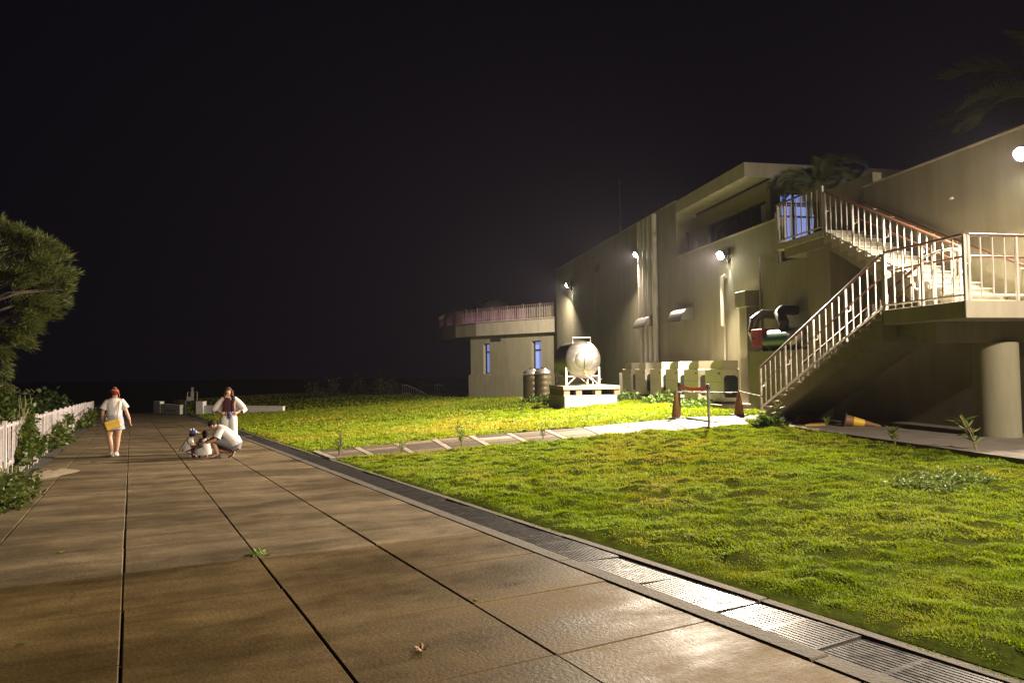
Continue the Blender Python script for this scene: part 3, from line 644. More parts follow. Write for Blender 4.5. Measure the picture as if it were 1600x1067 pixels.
bone('wall_cable', MB().tube([(39.6, .02, 6.9), (39.55, .02, 5.4), (39.62, .02, 4.1), (39.3, .02, 3.2), (38.6, .02, 2.6), (38.5, .02, .2)], .007, 5), M_DARK, 39.5, 0, .2, 'thin slack cable hanging down the wall below the louver', 'cable')
bone('conduit', MB().tube([(22.5, .07, .3), (22.5, .07, 5.0)], .035, 8), M_CONC, 22.5, .07, .3, 'thin grey conduit running up the wall beside the square pillar', 'pipe')
bone('wall_louver', MB().box(39.3, 40.1, 0, .05, 6.95, 7.35).box(39.36, 40.04, .05, .06, 7.0, 7.05).box(39.36, 40.04, .05, .06, 7.12, 7.17).box(39.36, 40.04, .05, .06, 7.24, 7.29), M_DARK, 39.7, 0, 7.1, 'small dark louver high on the cream wall', 'vent')
r = broot('square_pillar', 22.95, .3, .1, 'square cream pillar with a wider cap against the wall', 'pillar')
MB().box(-.22, .25, -.28, .14, -.4, 3.3).build('shaft', M_WALL, r); MB().box(-.32, .34, -.29, .24, 3.3, 3.82).build('cap', M_WALL, r, bevel=.01)
bone('roof_mast', MB().tube([(44.1, -3, 8.4), (44.1, -3, 10.6)], .05, 6).tube([(44.1, -3, 10.6), (44.1, -3, 13.6)], .025, 6), M_CONC, 44.1, -3, 8.4, 'thin lightning mast standing on the flat roof', 'mast')
bone('security_camera', MB().box(23.18, 23.42, -1.55, -1.47, 7.72, 7.79).tube([(23.42, -1.5, 7.7), (23.3, -1.5, 7.66)], .02, 6).lathe([(.05, 0), (.055, .16)], (23.2, -1.43, 7.60), 10), M_DARK, 23.42, -1.5, 7.7, 'small dark security camera above the blue-lit door', 'camera')
# ---- ledge with boiler gear behind the stairs
bone('service_ledge', MB().box(18.4, 21.6, .0, 1.02, .0, 1.84).box(18.38, 21.64, .0, 1.06, 1.84, 1.9), M_WALL, 20, .5, 0, 'low cream plinth wall behind the stairs carrying pipes and a green cylinder', 'plinth')
r = broot('green_cylinder', 19.9, .7, 1.9, 'dark green horizontal cylinder with a silver end behind the stair railing', 'cylinder')
GRN = mat('green_paint', (.012, .085, .045), .3)
MB().lathe([(.02, -.62), (.22, -.61), (.30, -.54), (.31, -.45)], (0, 0, .33), 26, 'u').lathe([(.312, -.45), (.312, -.28)], (0, 0, .33), 26, 'u').build('end_dome', M_STEEL, r, smooth=True)
MB().lathe([(.305, -.28), (.305, 1.0), (.2, 1.1), (.02, 1.12)], (0, 0, .33), 26, 'u').build('drum', GRN, r, smooth=True)
for x in (-.2, .7): MB().box(x - .05, x + .05, -.25, .25, 0, .08).build('saddle', M_DARK, r)
r = broot('red_fire_box', 21.25, .78, 1.9, 'red metal box on a dark base beside the green cylinder', 'box')
RED = mat('red_paint', (.30, .018, .015), .4)
MB().box(-.32, .3, -.2, .2, .10, .68).build('cabinet', RED, r, bevel=.012); MB().box(-.35, .33, -.22, .22, 0, .1).build('base', M_DARK, r); MB().box(-.2, .18, .201, .215, .2, .58).build('door', RED, r); MB().box(.1, .14, .216, .235, .36, .44).build('handle', M_DARK, r)
MB().box(-.345, -.331, -.1, .08, .3, .55).build('notice_plate', mat('notice', (.6, .5, .2), .6), r)
bone('bent_flue', MB().tube([(21.75, .1, 3.05), (21.75, .45, 3.1), (21.75, .75, 2.9), (21.75, .82, 2.5), (21.75, .72, 2.15), (21.75, .45, 2.0)], .14, 14), M_STEEL, 21.75, .4, 2.0, 'bent silver flue pipe beside the red box', 'pipe', smooth=True)
bone('black_elbow', MB().tube([(20.6, .05, 3.1), (20.6, .5, 3.12), (20.35, .75, 3.0), (20.1, .78, 2.7), (20.1, .78, 2.5)], .15, 14), M_DARK, 20.4, .3, 2.5, 'black elbow duct coming out of the wall above the green cylinder', 'pipe', smooth=True)
# ---- row of air conditioners on a raised slab
bone('equipment_slab', MB().box(22.35, 33.1, .02, 1.62, -.35, .25), M_CONC, 27.7, .8, 0, 'long low concrete slab under the row of air conditioners', 'slab', bevel=.01)
aclab = ['air conditioner next to the square pillar, its dark fan grille showing', 'air conditioner second from the square pillar', 'air conditioner third from the square pillar, sticker on its side',
         'air conditioner fourth from the square pillar', 'air conditioner fifth from the square pillar', 'air conditioner at the end of the row away from the pillar']
def aircon():
    me = {}
    c = MB().box(0, 1.16, -.64, 0, .06, 1.13); me['cabinet'] = (c.mesh('cabinet', bevel=.015), M_ACB)
    me['grille_panel'] = (MB().prism([(-.57, .30), (-.5, .2), (-.13, .2), (-.08, .28), (-.08, .84), (-.15, .92), (-.47, .92), (-.57, .84)], -.012, -.002, axis='u').mesh('grille_panel'), M_GLASS)
    g = MB()
    for k in range(9): g.box(-.022, -.014, -.56, -.09, .25 + k * .075, .262 + k * .075)
    me['guard'] = (g.mesh('guard'), M_DARK)
    hd = MB(); prof = [(.02, 1.13), (.02, 1.40)] + [(.02 + .9 * math.sin(a) * .9, 1.13 + .27 * math.cos(a) ** .6) for a in np.linspace(.15, math.pi / 2, 7)]
    hd.prism([(0.02, 1.131)] + [(.02, 1.41), (.45, 1.41), (.68, 1.36), (.83, 1.26), (.88, 1.131)], -.60, -.04); me['top_duct'] = (hd.mesh('top_duct'), M_ACB)
    me['foot'] = (MB().box(.05, .15, -.62, -.02, 0, .06).box(1.0, 1.1, -.62, -.02, 0, .06).mesh('foot'), M_DARK)
    me['badge'] = (MB().box(.10, .24, .001, .006, .95, 1.02).mesh('badge'), mat('badge_grey', (.18, .08, .07), .5))
    me['seam'] = (MB().box(.02, 1.14, .0005, .003, .70, .708).mesh('seam'), M_DARK)
    for k, (a, b) in me.items(): a.materials.append(b)
    return me
ACM = aircon()
for i, lab in enumerate(aclab):
    r = broot('air_conditioner', 22.87 + i * 1.64, 1.32 + random.uniform(-.02, .02), .25, lab, 'air conditioner', 'air conditioners in a row')
    for k, (a, b) in ACM.items(): place(k, a, None, r)
    if i == 2: 
        q = MB().box(.35, .5, .002, .006, .35, .45).build('sticker', M_WHITE, r)
bone('cable_post', MB().box(34.1, 34.35, .6, .8, -.4, 1.2), M_TRIM, 34.2, .7, -.2, 'pale square duct post at the far end of the slab', 'post')
# ---- big stainless tank on its stand and plinth
TU, TV = 29.3, 4.05; TZ0 = -.12
bone('tank_plinth', MB().box(28.35, 31.0, 2.95, 4.12, -.4, .37).box(28.35, 31.0, 4.128, 5.12, -.4, .372), M_CONC, 29.6, 4, -.1, 'low cast concrete plinth under the big steel tank', 'plinth', bevel=.012)
r = broot('steel_tank', 30.2, TV, .37, 'big horizontal stainless steel tank with a domed end on a frame', 'tank')
o_ = (30.2, TV, .37); RT = .77; ZC = 1.80
body = MB(); pf = []
for k in range(34): pf.append((RT * (1.0 if k % 2 else .965), TU + .12 + k * 1.75 / 33))
body.lathe(pf, (0, TV, ZC), 48, 'u'); body.build('drum', M_STEEL, r, o_, smooth=True)
MB().lathe([(RT * math.sin(a), TU + .115 - .30 * math.cos(a)) for a in np.linspace(.03, math.pi / 2, 14)], (0, TV, ZC), 56, 'u').build('end_dome', M_STEEL, r, o_, smooth=True)
MB().lathe([(RT * math.sin(a), TU + 1.875 + .26 * math.cos(a)) for a in np.linspace(math.pi / 2, .03, 10)], (0, TV, ZC), 40, 'u').build('rear_dome', M_STEEL, r, o_, smooth=True)
MB().lathe([(.37, TU - .13), (.375, TU - .16), (.32, TU - .19), (.02, TU - .20)], (0, TV, ZC), 40, 'u').build('manhole_plate', M_STEEL, r, o_, smooth=True)
MB().box(TU - .222, TU - .2, TV - .008, TV + .008, ZC - .4, ZC + .4).build('plate_seam', M_DARK, r, o_)
MB().lathe([(.07, TU - .10), (.07, TU - .16)], (0, TV - .05, ZC - .50), 12, 'u').build('outlet_cap', mat('orange_plastic', (.6, .14, .03), .5), r, o_)
MB().tube([(TU - .15, TV - .05, ZC - .62), (TU - .35, TV - .22, 1.0), (TU - .38, TV - .28, .9), (TU - .4, TV - .28, .4)], .025, 6).build('hose', M_WHITE, r, o_)
fr = MB()
for v in (TV - .70, TV + .70):
    for u in (TU + .1, TU + 1.75): fr.box(u - .035, u + .035, v - .035, v + .035, .74, 1.50)
    fr.box(TU + .1, TU + 1.75, v - .03, v + .03, 1.0, 1.05)
for u in (TU + .1, TU + 1.75):
    fr.box(u - .03, u + .03, TV + .26, TV + .665, 1.10, 1.15).box(u - .03, u + .03, TV - .665, TV - .26, 1.10, 1.15)
    fr.tube([(u, TV + .66, .78), (u, TV + .28, 1.12)], .025, 6).tube([(u, TV - .66, .78), (u, TV - .28, 1.12)], .025, 6)
fr.build('stand_frame', M_WHITE, r, o_)
for i, v in enumerate((TV - 1.2, TV - .4, TV + .4, TV + .9)): MB().box(28.6, 31.0, v - .12, v + .12, .372, .60).build('bearer', mat('timber', (.20, .15, .10), .8, var=.3, scale=9), r, o_)
MB().box(28.55, 31.0, TV - 1.3, TV + 1.05, .602, .74).build('deck', mat('timber_deck', (.34, .29, .22), .75, var=.25, scale=7), r, o_)
MB().tube([(TU + .2, TV + .38, ZC + .64), (TU + .2, TV + .38, ZC + .92), (TU + .2, TV - .38, ZC + .92), (TU + .2, TV - .38, ZC + .64)], .022, 6).build('top_bracket', M_WHITE, r, o_)
X1, Y1 = on_terrain(831, 629); X2, Y2 = on_terrain(849, 628)
for (X, Y), lab in (((X1, Y1), 'ribbed upright steel water drum, the outer of the two'), ((X2, Y2 + .1), 'ribbed upright steel water drum nearest the big tank')):
    r = tag(empty('water_drum', (X, Y, tz(X, Y))), lab, 'tank', 'upright water drums')
    H_ = 52 * Y / F_PX; R_ = .36 * Y / 30 * 1.05
    pf = []
    for k in range(22): pf.append((R_ * (1 if k % 4 else .955), -.05 + (H_ - .22) * k / 21))
    MB().lathe(pf, n=30).build('drum', mat('drum_steel', (.16, .135, .09), .4, metal=.5, var=.2, scale=4), r, smooth=True)
    MB().lathe([(R_, H_ - .22), (R_ * .8, H_ - .08), (R_ * .3, H_), (.08, H_ + .01)], n=30).build('dome', M_STEEL, r, smooth=True)
    MB().lathe([(.1, H_), (.1, H_ + .06)], n=12).build('lid', M_DARK, r)
bone('standpipe', MB().tube([(35.2, 1.6, -.3), (35.2, 1.6, .85), (35.2, 1.35, .88)], .03, 6).tube([(35.2, 1.6, .55), (35.2, 1.35, .55)], .02, 6), M_WHITE, 35.2, 1.6, -.2, 'small white standpipe with a tap at the foot of the wall', 'pipe')
# ---- queue barriers and cones
def wroot(name, X, Y, label, cat, group=None, rz=0., z=None): return tag(empty(name, (X, Y, tz(X, Y) + .02 if z is None else z), rz), label, cat, group)
XA, YA = atd(1108, 669, 15.9)[:2]; XB, YB = atd(1057, 655, 19.0)[:2]; XC, YC = atd(1155, 651, 18.7)[:2]
za, zb2, zc = tz(XA, YA) + .035, tz(XB, YB) + .035, tz(XC, YC) + .03
for (X, Y, z, lab) in ((XA, YA, za, 'chrome queue post with a black head on the pale paving'), (XB + .12, YB + .1, zb2, 'queue post standing behind the brown cone with the red belt')):
    r = wroot('queue_post', X, Y, lab, 'queue post', 'queue posts', z=z)
    MB().lathe([(.17, 0), (.17, .02), (.06, .045), (.035, .06)], n=28).build('base', M_DARK, r, smooth=True)
    MB().lathe([(.032, .05), (.032, .86)], n=18).build('post', M_STEEL if X == XA else M_DARK, r, smooth=True)
    MB().lathe([(.042, .86), (.046, .88), (.046, .96), (.03, .985)], n=18).build('head', M_DARK, r, smooth=True)
a, b = Vector((XB + .12, YB + .1, zb2 + .91)), Vector((XA, YA, za + .93)); q = MB(); pts = [a.lerp(b, t) - Vector((0, 0, .14 * 4 * t * (1 - t) * .6)) for t in np.linspace(.012, .988, 14)]
for p, p2 in zip(pts, pts[1:]): q.add([p - Vector((0, 0, .045)), p2 - Vector((0, 0, .045)), p2 + Vector((0, 0, .035)), p + Vector((0, 0, .035))], [(0, 1, 2, 3)])
tag(q.build('belt', mat('red_belt', (.62, .018, .012), .6)), 'red belt stretched between the two queue posts', 'belt')
CONE = mat('faded_cone', (.20, .095, .03), .6, var=.2, scale=9); YEL = mat('yellow_band', (.62, .40, .03), .5)
def cone(root, h=.72, white=False, band=None):
    MB().box(-.18, .18, -.18, .18, 0, .035).build('base', M_WHITE if white else M_DARK, root, bevel=.01)
    MB().lathe([(.135, .035), (.03, h - .02), (.022, h)], n=24).build('body', CONE, root, smooth=True)
    b = MB().lathe([(.105, .21), (.072, .42)], n=24); b = MB().lathe([(.137 - .105 * (.20 / .68) + .008, .2), (.137 - .105 * (.42 / .68) + .008, .42)], n=24)
    b.build('band', band or CONE, root, smooth=True)
r = wroot('traffic_cone', XB, YB, 'brown traffic cone on a white base in front of a queue post', 'traffic cone', 'traffic cones', .5, zb2 - .005); cone(r, .76, True)
r = wroot('traffic_cone', XC, YC, 'brown traffic cone standing alone by the foot of the stairs', 'traffic cone', 'traffic cones', .2, zc); cone(r, .70)
ZEB = M_WHITE
bx, by = b2w(18.4, 2.5)
for (p0, p1, lab) in (((XB, YB, zb2 + .72), (XC, YC, zc + .62), 'striped black and white bar between the two standing cones'), ((XC, YC, zc + .66), (bx, by, .13 + .55), 'striped bar from the lone cone to the stair foot')):
    p0, p1 = Vector(p0), Vector(p1); r = tag(empty('barrier_bar', (p0 + p1) / 2), lab, 'barrier bar', 'barrier bars'); n = 10
    for k in range(n):
        MB().tube([p0.lerp(p1, k / n) - r.location, p0.lerp(p1, (k + .999) / n) - r.location], .018, 8).build('stripe', M_DARK if k % 2 else M_WHITE, r)
# lying cone and scraps under the stairs
u_, z_ = 0, 0
pL = atd(1318, 664, 15.2); r = tag(empty('traffic_cone', (pL.x, pL.y, .125 + .135)), 'traffic cone with a yellow band lying on its side under the stairs', 'traffic cone', 'traffic cones')
r.rotation_euler = (math.radians(6), math.radians(100), math.radians(-14)); cone(r, .74, False, YEL)
for k, (px, py, an) in enumerate(((1276, 662, .3), (1272, 668, .15))):
    p = atd(px, py, 15.6 - k * .3); o = MB().box(-.24, .24, -.045, .045, 0, .035).build('timber_offcut', mat('yellow_timber', (.42, .24, .05), .7, var=.2)); o.location = (p.x, p.y, .128); o.rotation_euler = (0, 0, an)
    tag(o, ('yellow timber offcut lying nearest the stair foot' if k == 0 else 'yellow timber offcut lying in the grass beside the other'), 'timber')
p = atd(1256, 655, 16.0); o = MB().prism([(-.22, 0), (.2, 0), (.24, .1), (.1, .17), (-.12, .16)], -.12, .12).build('red_bundle', mat('rust_cloth', (.10, .03, .02), .9), None, bevel=.02); o.location = (p.x, p.y, .13); tag(o, 'dark red bundle left in the shadow under the stairs', 'bundle')
# ================================================================== LEFT FENCE
def fx(yp): return -1.52 - .0162 * yp
def floc(yp): X, Y = p2w(fx(yp), yp); return Vector((X, Y, pz(X, Y)))
fence = tag(empty('picket_fence', floc(20)), 'white slatted fence overgrown with vines along the path', 'fence')
FO = fence.location.copy(); frz = PB + math.atan2(.0162, 1)
M_PICK = mat('picket_paint', (.55, .50, .51), .5, var=.15, scale=6)
sm = MB().box(-.0035, .0035, -.012, .012, .34, 1.06).mesh('slat'); lm_ = MB().box(-.004, .004, -.013, .013, -.05, 1.06).mesh('long_slat'); pm_ = MB().box(-.03, .03, -.03, .03, -.08, 1.10).mesh('post')
for q in (sm, lm_, pm_): q.materials.append(M_PICK)
yp = 10.8; k = 0
while k < 300:
    o = place('post' if k % 20 == 0 else ('long_slat' if k % 4 == 0 else 'slat'), pm_ if k % 20 == 0 else (lm_ if k % 4 == 0 else sm), None, fence, floc(yp) - FO)
    o.rotation_euler = (random.gauss(0, .012), random.gauss(0, .008), frz); yp += .125; k += 1
q = MB()
while yp < 62:
    p = floc(yp) - FO; q.box(p.x - .008, p.x + .008, p.y - .008, p.y + .008, p.z + (-.05 if k % 4 == 0 else .34), p.z + 1.06); yp += .125; k += 1
tag(q.build('distant_slats', M_PICK, fence), kind='stuff')
for h in (.38, 1.0):
    q = MB(); ps = [floc(y_) - FO + Vector((-.03 * CB, -.03 * SB, h)) for y_ in np.arange(10.8, 62.1, 2.56)]; q.loft(ps, [(.014, .022)] * len(ps), (CB, SB, 0), 4); q.build('rail', M_PICK, fence)
# ================================================================== PLANTS
def plant_root(name, X, Y, label, cat, group=None, z=None): return tag(empty(name, (X, Y, tz(X, Y) if z is None else z)), label, cat, group)
def clump(root, n, R, H, L_, W_, ca, cb, name='foliage', flat=.6):
    P = rng.normal(size=(n, 3)); P /= np.linalg.norm(P, axis=1)[:, None]; P *= rng.random(n)[:, None] ** .45; P[:, 2] = np.abs(P[:, 2])
    lob = vnoise(P[:, 0] * 2.3 + 5, P[:, 1] * 2.3 + 9, random.randint(0, 99)) * .6 + .6
    P *= lob[:, None] * np.array([R[0], R[1], H]); leaves(name, P, L_, W_, leafcol(n, ca, cb), M_LEAF, root)
def stems(root, n, R, H, r=.006):
    q = MB()
    for _ in range(n):
        a = random.uniform(0, 6.28); d = random.uniform(.1, 1) * R; q.tube([(0, 0, 0), (d * .4 * math.cos(a), d * .4 * math.sin(a), H * .5), (d * math.cos(a), d * math.sin(a), H * random.uniform(.7, 1))], r, 5)
    q.build('stem', M_BARK, root)
GA, GB_ = (.035, .085, .012), (.085, .135, .02)
# vines on the fence
vlabs = ['leafy vine thickly covering the fence beside the near slats', 'leafy vine climbing over the fence top with curling tips', 'leafy vine sprawling across the middle of the white fence', 'leafy vine trailing down the fence to the path', 'leafy vine bunched at the far end of the fence', 'thin leafy vine creeping over the fence slats']
for i, (y0, y1, h0, h1, n, bul) in enumerate(((12.0, 13.2, .0, .55, 500, .20), (14.5, 17.2, .30, 1.45, 2000, .16), (21.0, 26, .12, .8, 1500, .28), (17.8, 20.5, .30, .62, 450, .16), (33, 58, .05, .8, 2200, .45), (26, 31, .45, .95, 350, .12))):
    c = floc((y0 + y1) / 2); r = tag(empty('vine', c), vlabs[i], 'vine', 'vines on the fence')
    yp_ = rng.uniform(y0, y1, n); t = (yp_ - y0) / (y1 - y0); h = h0 + (h1 - h0) * rng.random(n) * (.35 + .65 * vnoise(yp_ * 1.9, yp_ * 0, 11 + i)) * np.sqrt(np.maximum(.15, np.sin(np.pi * np.clip(t, .05, .95))))
    keep = vnoise(yp_ * 2.6, h * 5, 40 + i) > .33; yp_, h = yp_[keep], h[keep]; xp = fx(yp_) + rng.normal(.03, 1, len(yp_)) * bul * .5 + bul * .25
    X = xp * CB - yp_ * SB; Y = xp * SB + yp_ * CB; P = np.stack([X - c.x, Y - c.y, SX * X + SY * Y + h - c.z], 1); sc_ = 1 + np.mean(yp_) / 60
    leaves('foliage', P, .085 * sc_, .030 * sc_, leafcol(len(P), (.025, .05, .006), (.085, .10, .012)), M_LEAF, r)
    q = MB()
    for _ in range(7):
        yy = random.uniform(y0, y1); pts = []
        for k in range(6):
            yk = yy + k * (y1 - y0) * .05 * random.choice((1, 1, -1)); f = floc(yk) - c; pts.append((f.x + .04 * CB, f.y + .04 * SB, f.z + h0 + (h1 - h0) * (k / 5) * random.uniform(.75, 1)))
        q.tube(pts, .008, 5)
    if i == 1:
        for yy in (15.6, 16.4, 17.4):
            f = floc(yy) - c; q.tube([(f.x, f.y, f.z + 1.2), (f.x - .05, f.y, f.z + 1.5), (f.x + .08, f.y, f.z + 1.62), (f.x + .14, f.y, f.z + 1.56)], .006, 5)
    q.build('stem', mat('vine_stem', (.10, .10, .03), .7), r)
# shrub spilling on to the path, reeds and bushes behind the fence
for (xp, yp_, R, H, n, L_, lab, nm) in ((-1.72, 11.3, (.55, .9), .55, 2400, .085, 'broad leafy shrub spilling onto the path edge beside the fence', 'shrub'), (-1.66, 13.4, (.28, .7), .32, 700, .075, 'low leafy shrub at the foot of the vine-covered fence', 'shrub'),
        (-3.2, 15.5, (1.2, 1.6), 1.35, 2200, .15, 'tall weedy shrub behind the fence next to the reeds', 'shrub'), (-3.4, 19.5, (1.2, 2.0), 1.5, 2200, .15, 'yellowish leafy shrub standing behind the middle of the fence', 'shrub'),
        (-5.2, 32, (2.3, 2.6), 2.3, 4200, .20, 'round dark bush behind the far part of the fence', 'bush'), (-4.2, 42, (1.8, 3.5), 1.7, 2200, .24, 'dark low bush at the far end of the fence', 'bush'), (-3.6, 25, (1.2, 2.6), 1.3, 1900, .16, 'dark leafy shrub behind the sprawling vine', 'shrub')):
    X, Y = p2w(xp, yp_); r = plant_root(nm, X, Y, lab, nm, 'shrubs along the fence'); clump(r, n, R, H, L_, L_ * .36, (.018, .04, .006) if nm == 'bush' else (.028, .05, .007), (.04, .06, .010) if nm == 'bush' else (.08, .095, .012)); stems(r, 6, R[0] * .7, H * .8, .012)
for k, (xp, yp_) in enumerate(((-2.6, 12.4), (-3.1, 13.6))):
    X, Y = p2w(xp, yp_); r = plant_root('reed_clump', X, Y, ('tall arching reed clump at the near end of the fence', 'tall arching reed clump beside the weedy shrub')[k], 'reeds'); q = MB()
    for _ in range(26):
        a = random.uniform(0, 6.28); H = random.uniform(1.0, 1.9); R = random.uniform(.2, .7); q.loft([(0.1 * math.cos(a), .1 * math.sin(a), 0), (R * .35 * math.cos(a), R * .35 * math.sin(a), H * .7), (R * .8 * math.cos(a), R * .8 * math.sin(a), H), (R * 1.2 * math.cos(a), R * 1.2 * math.sin(a), H * .86)], [(.018, .003), (.016, .003), (.01, .003), (.002, .001)], (-math.sin(a), math.cos(a), 0), 4)
    q.build('blades', mat('reed', (.10, .105, .025), .6), r)
# feathery tree at the left edge
TX, TY = atd(-62, 600, 21.5)[:2]; r = plant_root('feathery_tree', TX, TY, 'feathery needle-leaved tree leaning over the fence', 'tree'); base = Vector((TX, TY, tz(TX, TY)))
q = MB().loft([(0, 0, -.2), (.1, .0, 1.6), (.25, -.1, 3.2), (.35, -.1, 5.2)], [.22, .17, .13, .05], n=10)
tips = []
lobes = [(18, 366, 20), (42, 384, 22), (66, 386, 17), (84, 404, 19), (98, 428, 17), (101, 452, 14), (90, 470, 16), (68, 486, 18), (44, 506, 20), (22, 520, 22), (38, 536, 11), (4, 552, 15), (2, 580, 13), (4, 602, 9), (-14, 360, 24), (-20, 600, 14)]
for _ in range(13):
    lx, ly = random.uniform(-150, 84), random.uniform(372, 500); lobes.append((lx, ly, random.uniform(14, 30)))
Ps = []
for px, py, rp in lobes:
    dd = 21.5 + random.uniform(-.9, .9); dd = 21.5 + random.uniform(-1.6, 1.6); c = atd(px, py, dd) - base; R = rp * 21.5 / F_PX; n = int(260 * (R / .5) ** 2)
    pts = rng.normal(size=(n, 3)); pts /= np.linalg.norm(pts, axis=1)[:, None]; pts *= (rng.random(n)[:, None] ** .4) * R * np.array([1, 1, .9]); pts *= (.72 + .5 * vnoise(pts[:, 0] * 3 + px, pts[:, 2] * 3 + py, 3))[:, None]
    pts = np.repeat(pts[::9], 9, 0)[:n] + rng.normal(0, .055, (min(n, len(pts[::9]) * 9), 3))
    Ps.append(pts + np.array(c)); q.tube([(.3, -.1, min(4.6, max(1.8, c.z - .8))), tuple((Vector((.3, -.1, c.z - .4)) + c) / 2), tuple(c)], [.05, .035, .012], 6)
q.build('trunk', M_BARK, r, smooth=True); P = np.concatenate(Ps); nb = len(P)
P = np.repeat(P, 5, 0) + rng.normal(0, .035, (nb * 5, 3)); out = P - np.array([.1, 0, 3.2]); out /= np.linalg.norm(out, axis=1)[:, None]; out[:, 2] -= .25
leaves('crown', P, .26, .011, leafcol(len(P), (.05, .07, .016), (.115, .125, .03)), M_LEAF, r, up=out * .9)
# palms
def palm(root, z0, nf, L_, trunk_h, tr, ca, cb, droop=1.0, ang=None):
    MB().loft([(0, 0, z0), (.02, 0, z0 + trunk_h * .5), (0, 0, z0 + trunk_h)], [tr * 1.2, tr, tr * 1.1], n=10).build('trunk', M_BARK, root, smooth=True)
    for i in range(nf):
        a = (i * 2.4 if ang is None else ang[i]) + random.uniform(-.15, .15); el = random.uniform(.25, 1.25); L = L_ * random.uniform(.8, 1.15); pts = []
        p = Vector((0, 0, z0 + trunk_h)); e = el
        for k in range(9):
            pts.append(p.copy()); p = p + Vector((math.cos(a) * math.cos(e), math.sin(a) * math.cos(e), math.sin(e))) * L / 8; e -= droop * (.10 + .035 * k)
        q = MB().loft(pts, [.022 * (1 - k / 9.5) + .004 for k in range(9)], (-math.sin(a), math.cos(a), 0), 5)
        for k in range(1, 9):
            for h in (0, .2, .4, .6, .8):
                if k == 8 and h: continue
                c = pts[k].lerp(pts[min(k + 1, 8)], h); t = (pts[min(k + 1, 8)] - pts[k - 1]).normalized(); ll = L * .26 * math.sin(math.pi * (.12 + .80 * (k + h) / 9)) ** .7
                for sd in (-1, 1):
                    side = Vector((-math.sin(a), math.cos(a), 0)) * sd; tip = c + (side * .8 + t * .65 + Vector((0, 0, .28 - .12 * k / 8))).normalized() * ll; wv = t * .02 * L_
                    q.add([c - wv, c + wv, tip], [(0, 1, 2)])
        f = q.build('frond', mat('palm_leaf' + root.name, ca, .5, var=.3, scale=3), root)
px_, py_ = b2w(20.6, -.75); r = tag(empty('terrace_palm', (px_, py_, TER)), 'small palm on the terrace at the head of the stairs', 'palm')
MB().lathe([(.2, 0), (.27, .42), (.29, .45), (.25, .45)], n=20).build('pot', M_DARK, r, smooth=True); palm(r, .4, 24, 1.5, 1.5, .12, (.075, .095, .03), None, 1.25)
px_, py_ = b2w(16.4, -5.0); r = tag(empty('tall_palm', (px_, py_, TER)), 'tall palm whose fronds arch above the stair wall', 'palm')
palm(r, 0, 18, 3.1, 2.9, .18, (.15, .16, .04), None, .85)
px_, py_ = atd(768, 480, 64)[:2]; r = tag(empty('wing_palm', (px_, py_, 5.1)), 'dim palm on the wing terrace behind the balcony railing', 'palm')
palm(r, 0, 14, 2.3, 1.9, .16, (.05, .07, .02), None, 1.0)
px_, py_ = atd(738, 480, 66)[:2]; r = tag(empty('wing_palm', (px_, py_, 5.1)), 'dim palm on the wing terrace near the curved balcony end', 'palm'); palm(r, 0, 12, 2.0, 1.4, .16, (.05, .07, .02), None, 1.0)
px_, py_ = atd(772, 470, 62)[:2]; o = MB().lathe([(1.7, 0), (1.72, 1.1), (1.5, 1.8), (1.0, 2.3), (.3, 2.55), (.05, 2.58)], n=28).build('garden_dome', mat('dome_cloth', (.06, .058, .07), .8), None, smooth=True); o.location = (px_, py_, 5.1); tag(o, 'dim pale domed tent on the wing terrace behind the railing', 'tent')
# saplings and weeds in the lawn
def sapling(X, Y, H, n, lab, nm='sapling', z=None, lean=0.):
    r = plant_root(nm, X, Y, lab, 'plant', 'young plants in the lawn', z); q = MB(); PP = []; UPS = []
    for s_ in range(n):
        a = random.uniform(0, 6.28); h = H * random.uniform(.65, 1); tip = Vector((math.cos(a) * h * .22 + lean * h, math.sin(a) * h * .15, h)); q.tube([(0, 0, -.03), tuple(tip * .5 + Vector((.02, 0, .04))), tuple(tip)], .009 * (H / .6), 5)
        for k in range(18):
            t = random.uniform(.25, 1); PP.append(tuple(tip * t)); UPS.append((random.uniform(-.7, .7), random.uniform(-.7, .7), random.uniform(.2, .8)))
    q.build('stem', mat('sapling_stem', (.16, .13, .05), .7), r)
    leaves('leaf_cluster', np.array(PP), .30 * H, .022 * H, leafcol(len(PP), (.08, .14, .02), (.17, .20, .04)), M_LEAF, r, up=np.array(UPS))
for px, py, H, n, lab in ((530, 714, .62, 4, 'leafy sapling by the drain end of the walkway'), (627, 711, .42, 3, 'short sapling second along the paved walkway'), (722, 702, .58, 3, 'leafy sapling third along the paved walkway'), (848, 688, .45, 3, 'sapling farthest along the walkway toward the queue posts'),
                          (1398, 697, .42, 3, 'small sapling growing at the edge of the stair apron'), (1528, 708, .78, 2, 'tall leaning sapling by the round column'), (1214, 668, .55, 3, 'tangled sapling at the foot of the stairs'), (1290, 676, .35, 2, 'sprig growing beside the lying cone')):
    X, Y = on_terrain(px, py); sapling(X, Y, H, n, lab, lean=-.25 if px == 1528 else 0.)
for i, (px, py) in enumerate(((1452, 768), (1500, 756))):
    X, Y = on_terrain(px, py); r = plant_root('clover_patch', X, Y, ('clover patch with pale flowers before the stair apron', 'clover patch with pale flowers in front of the leaning sapling', 'clover patch in the open lawn before the round column', 'small clover patch between lying cone and open lawn')[i], 'clover', 'clover patches in the lawn', tz(X, Y) + .05); clump(r, 900, (.55, .38), .12, .04, .018, (.08, .13, .012), (.13, .18, .03))
    P = np.stack([rng.normal(0, .3, 26), rng.normal(0, .2, 26), rng.uniform(.08, .15, 26)], 1); leaves('flower_heads', P, .02, .012, leafcol(26, (.5, .48, .4), (.6, .58, .5)), M_LEAF, r)['kind'] = 'stuff'
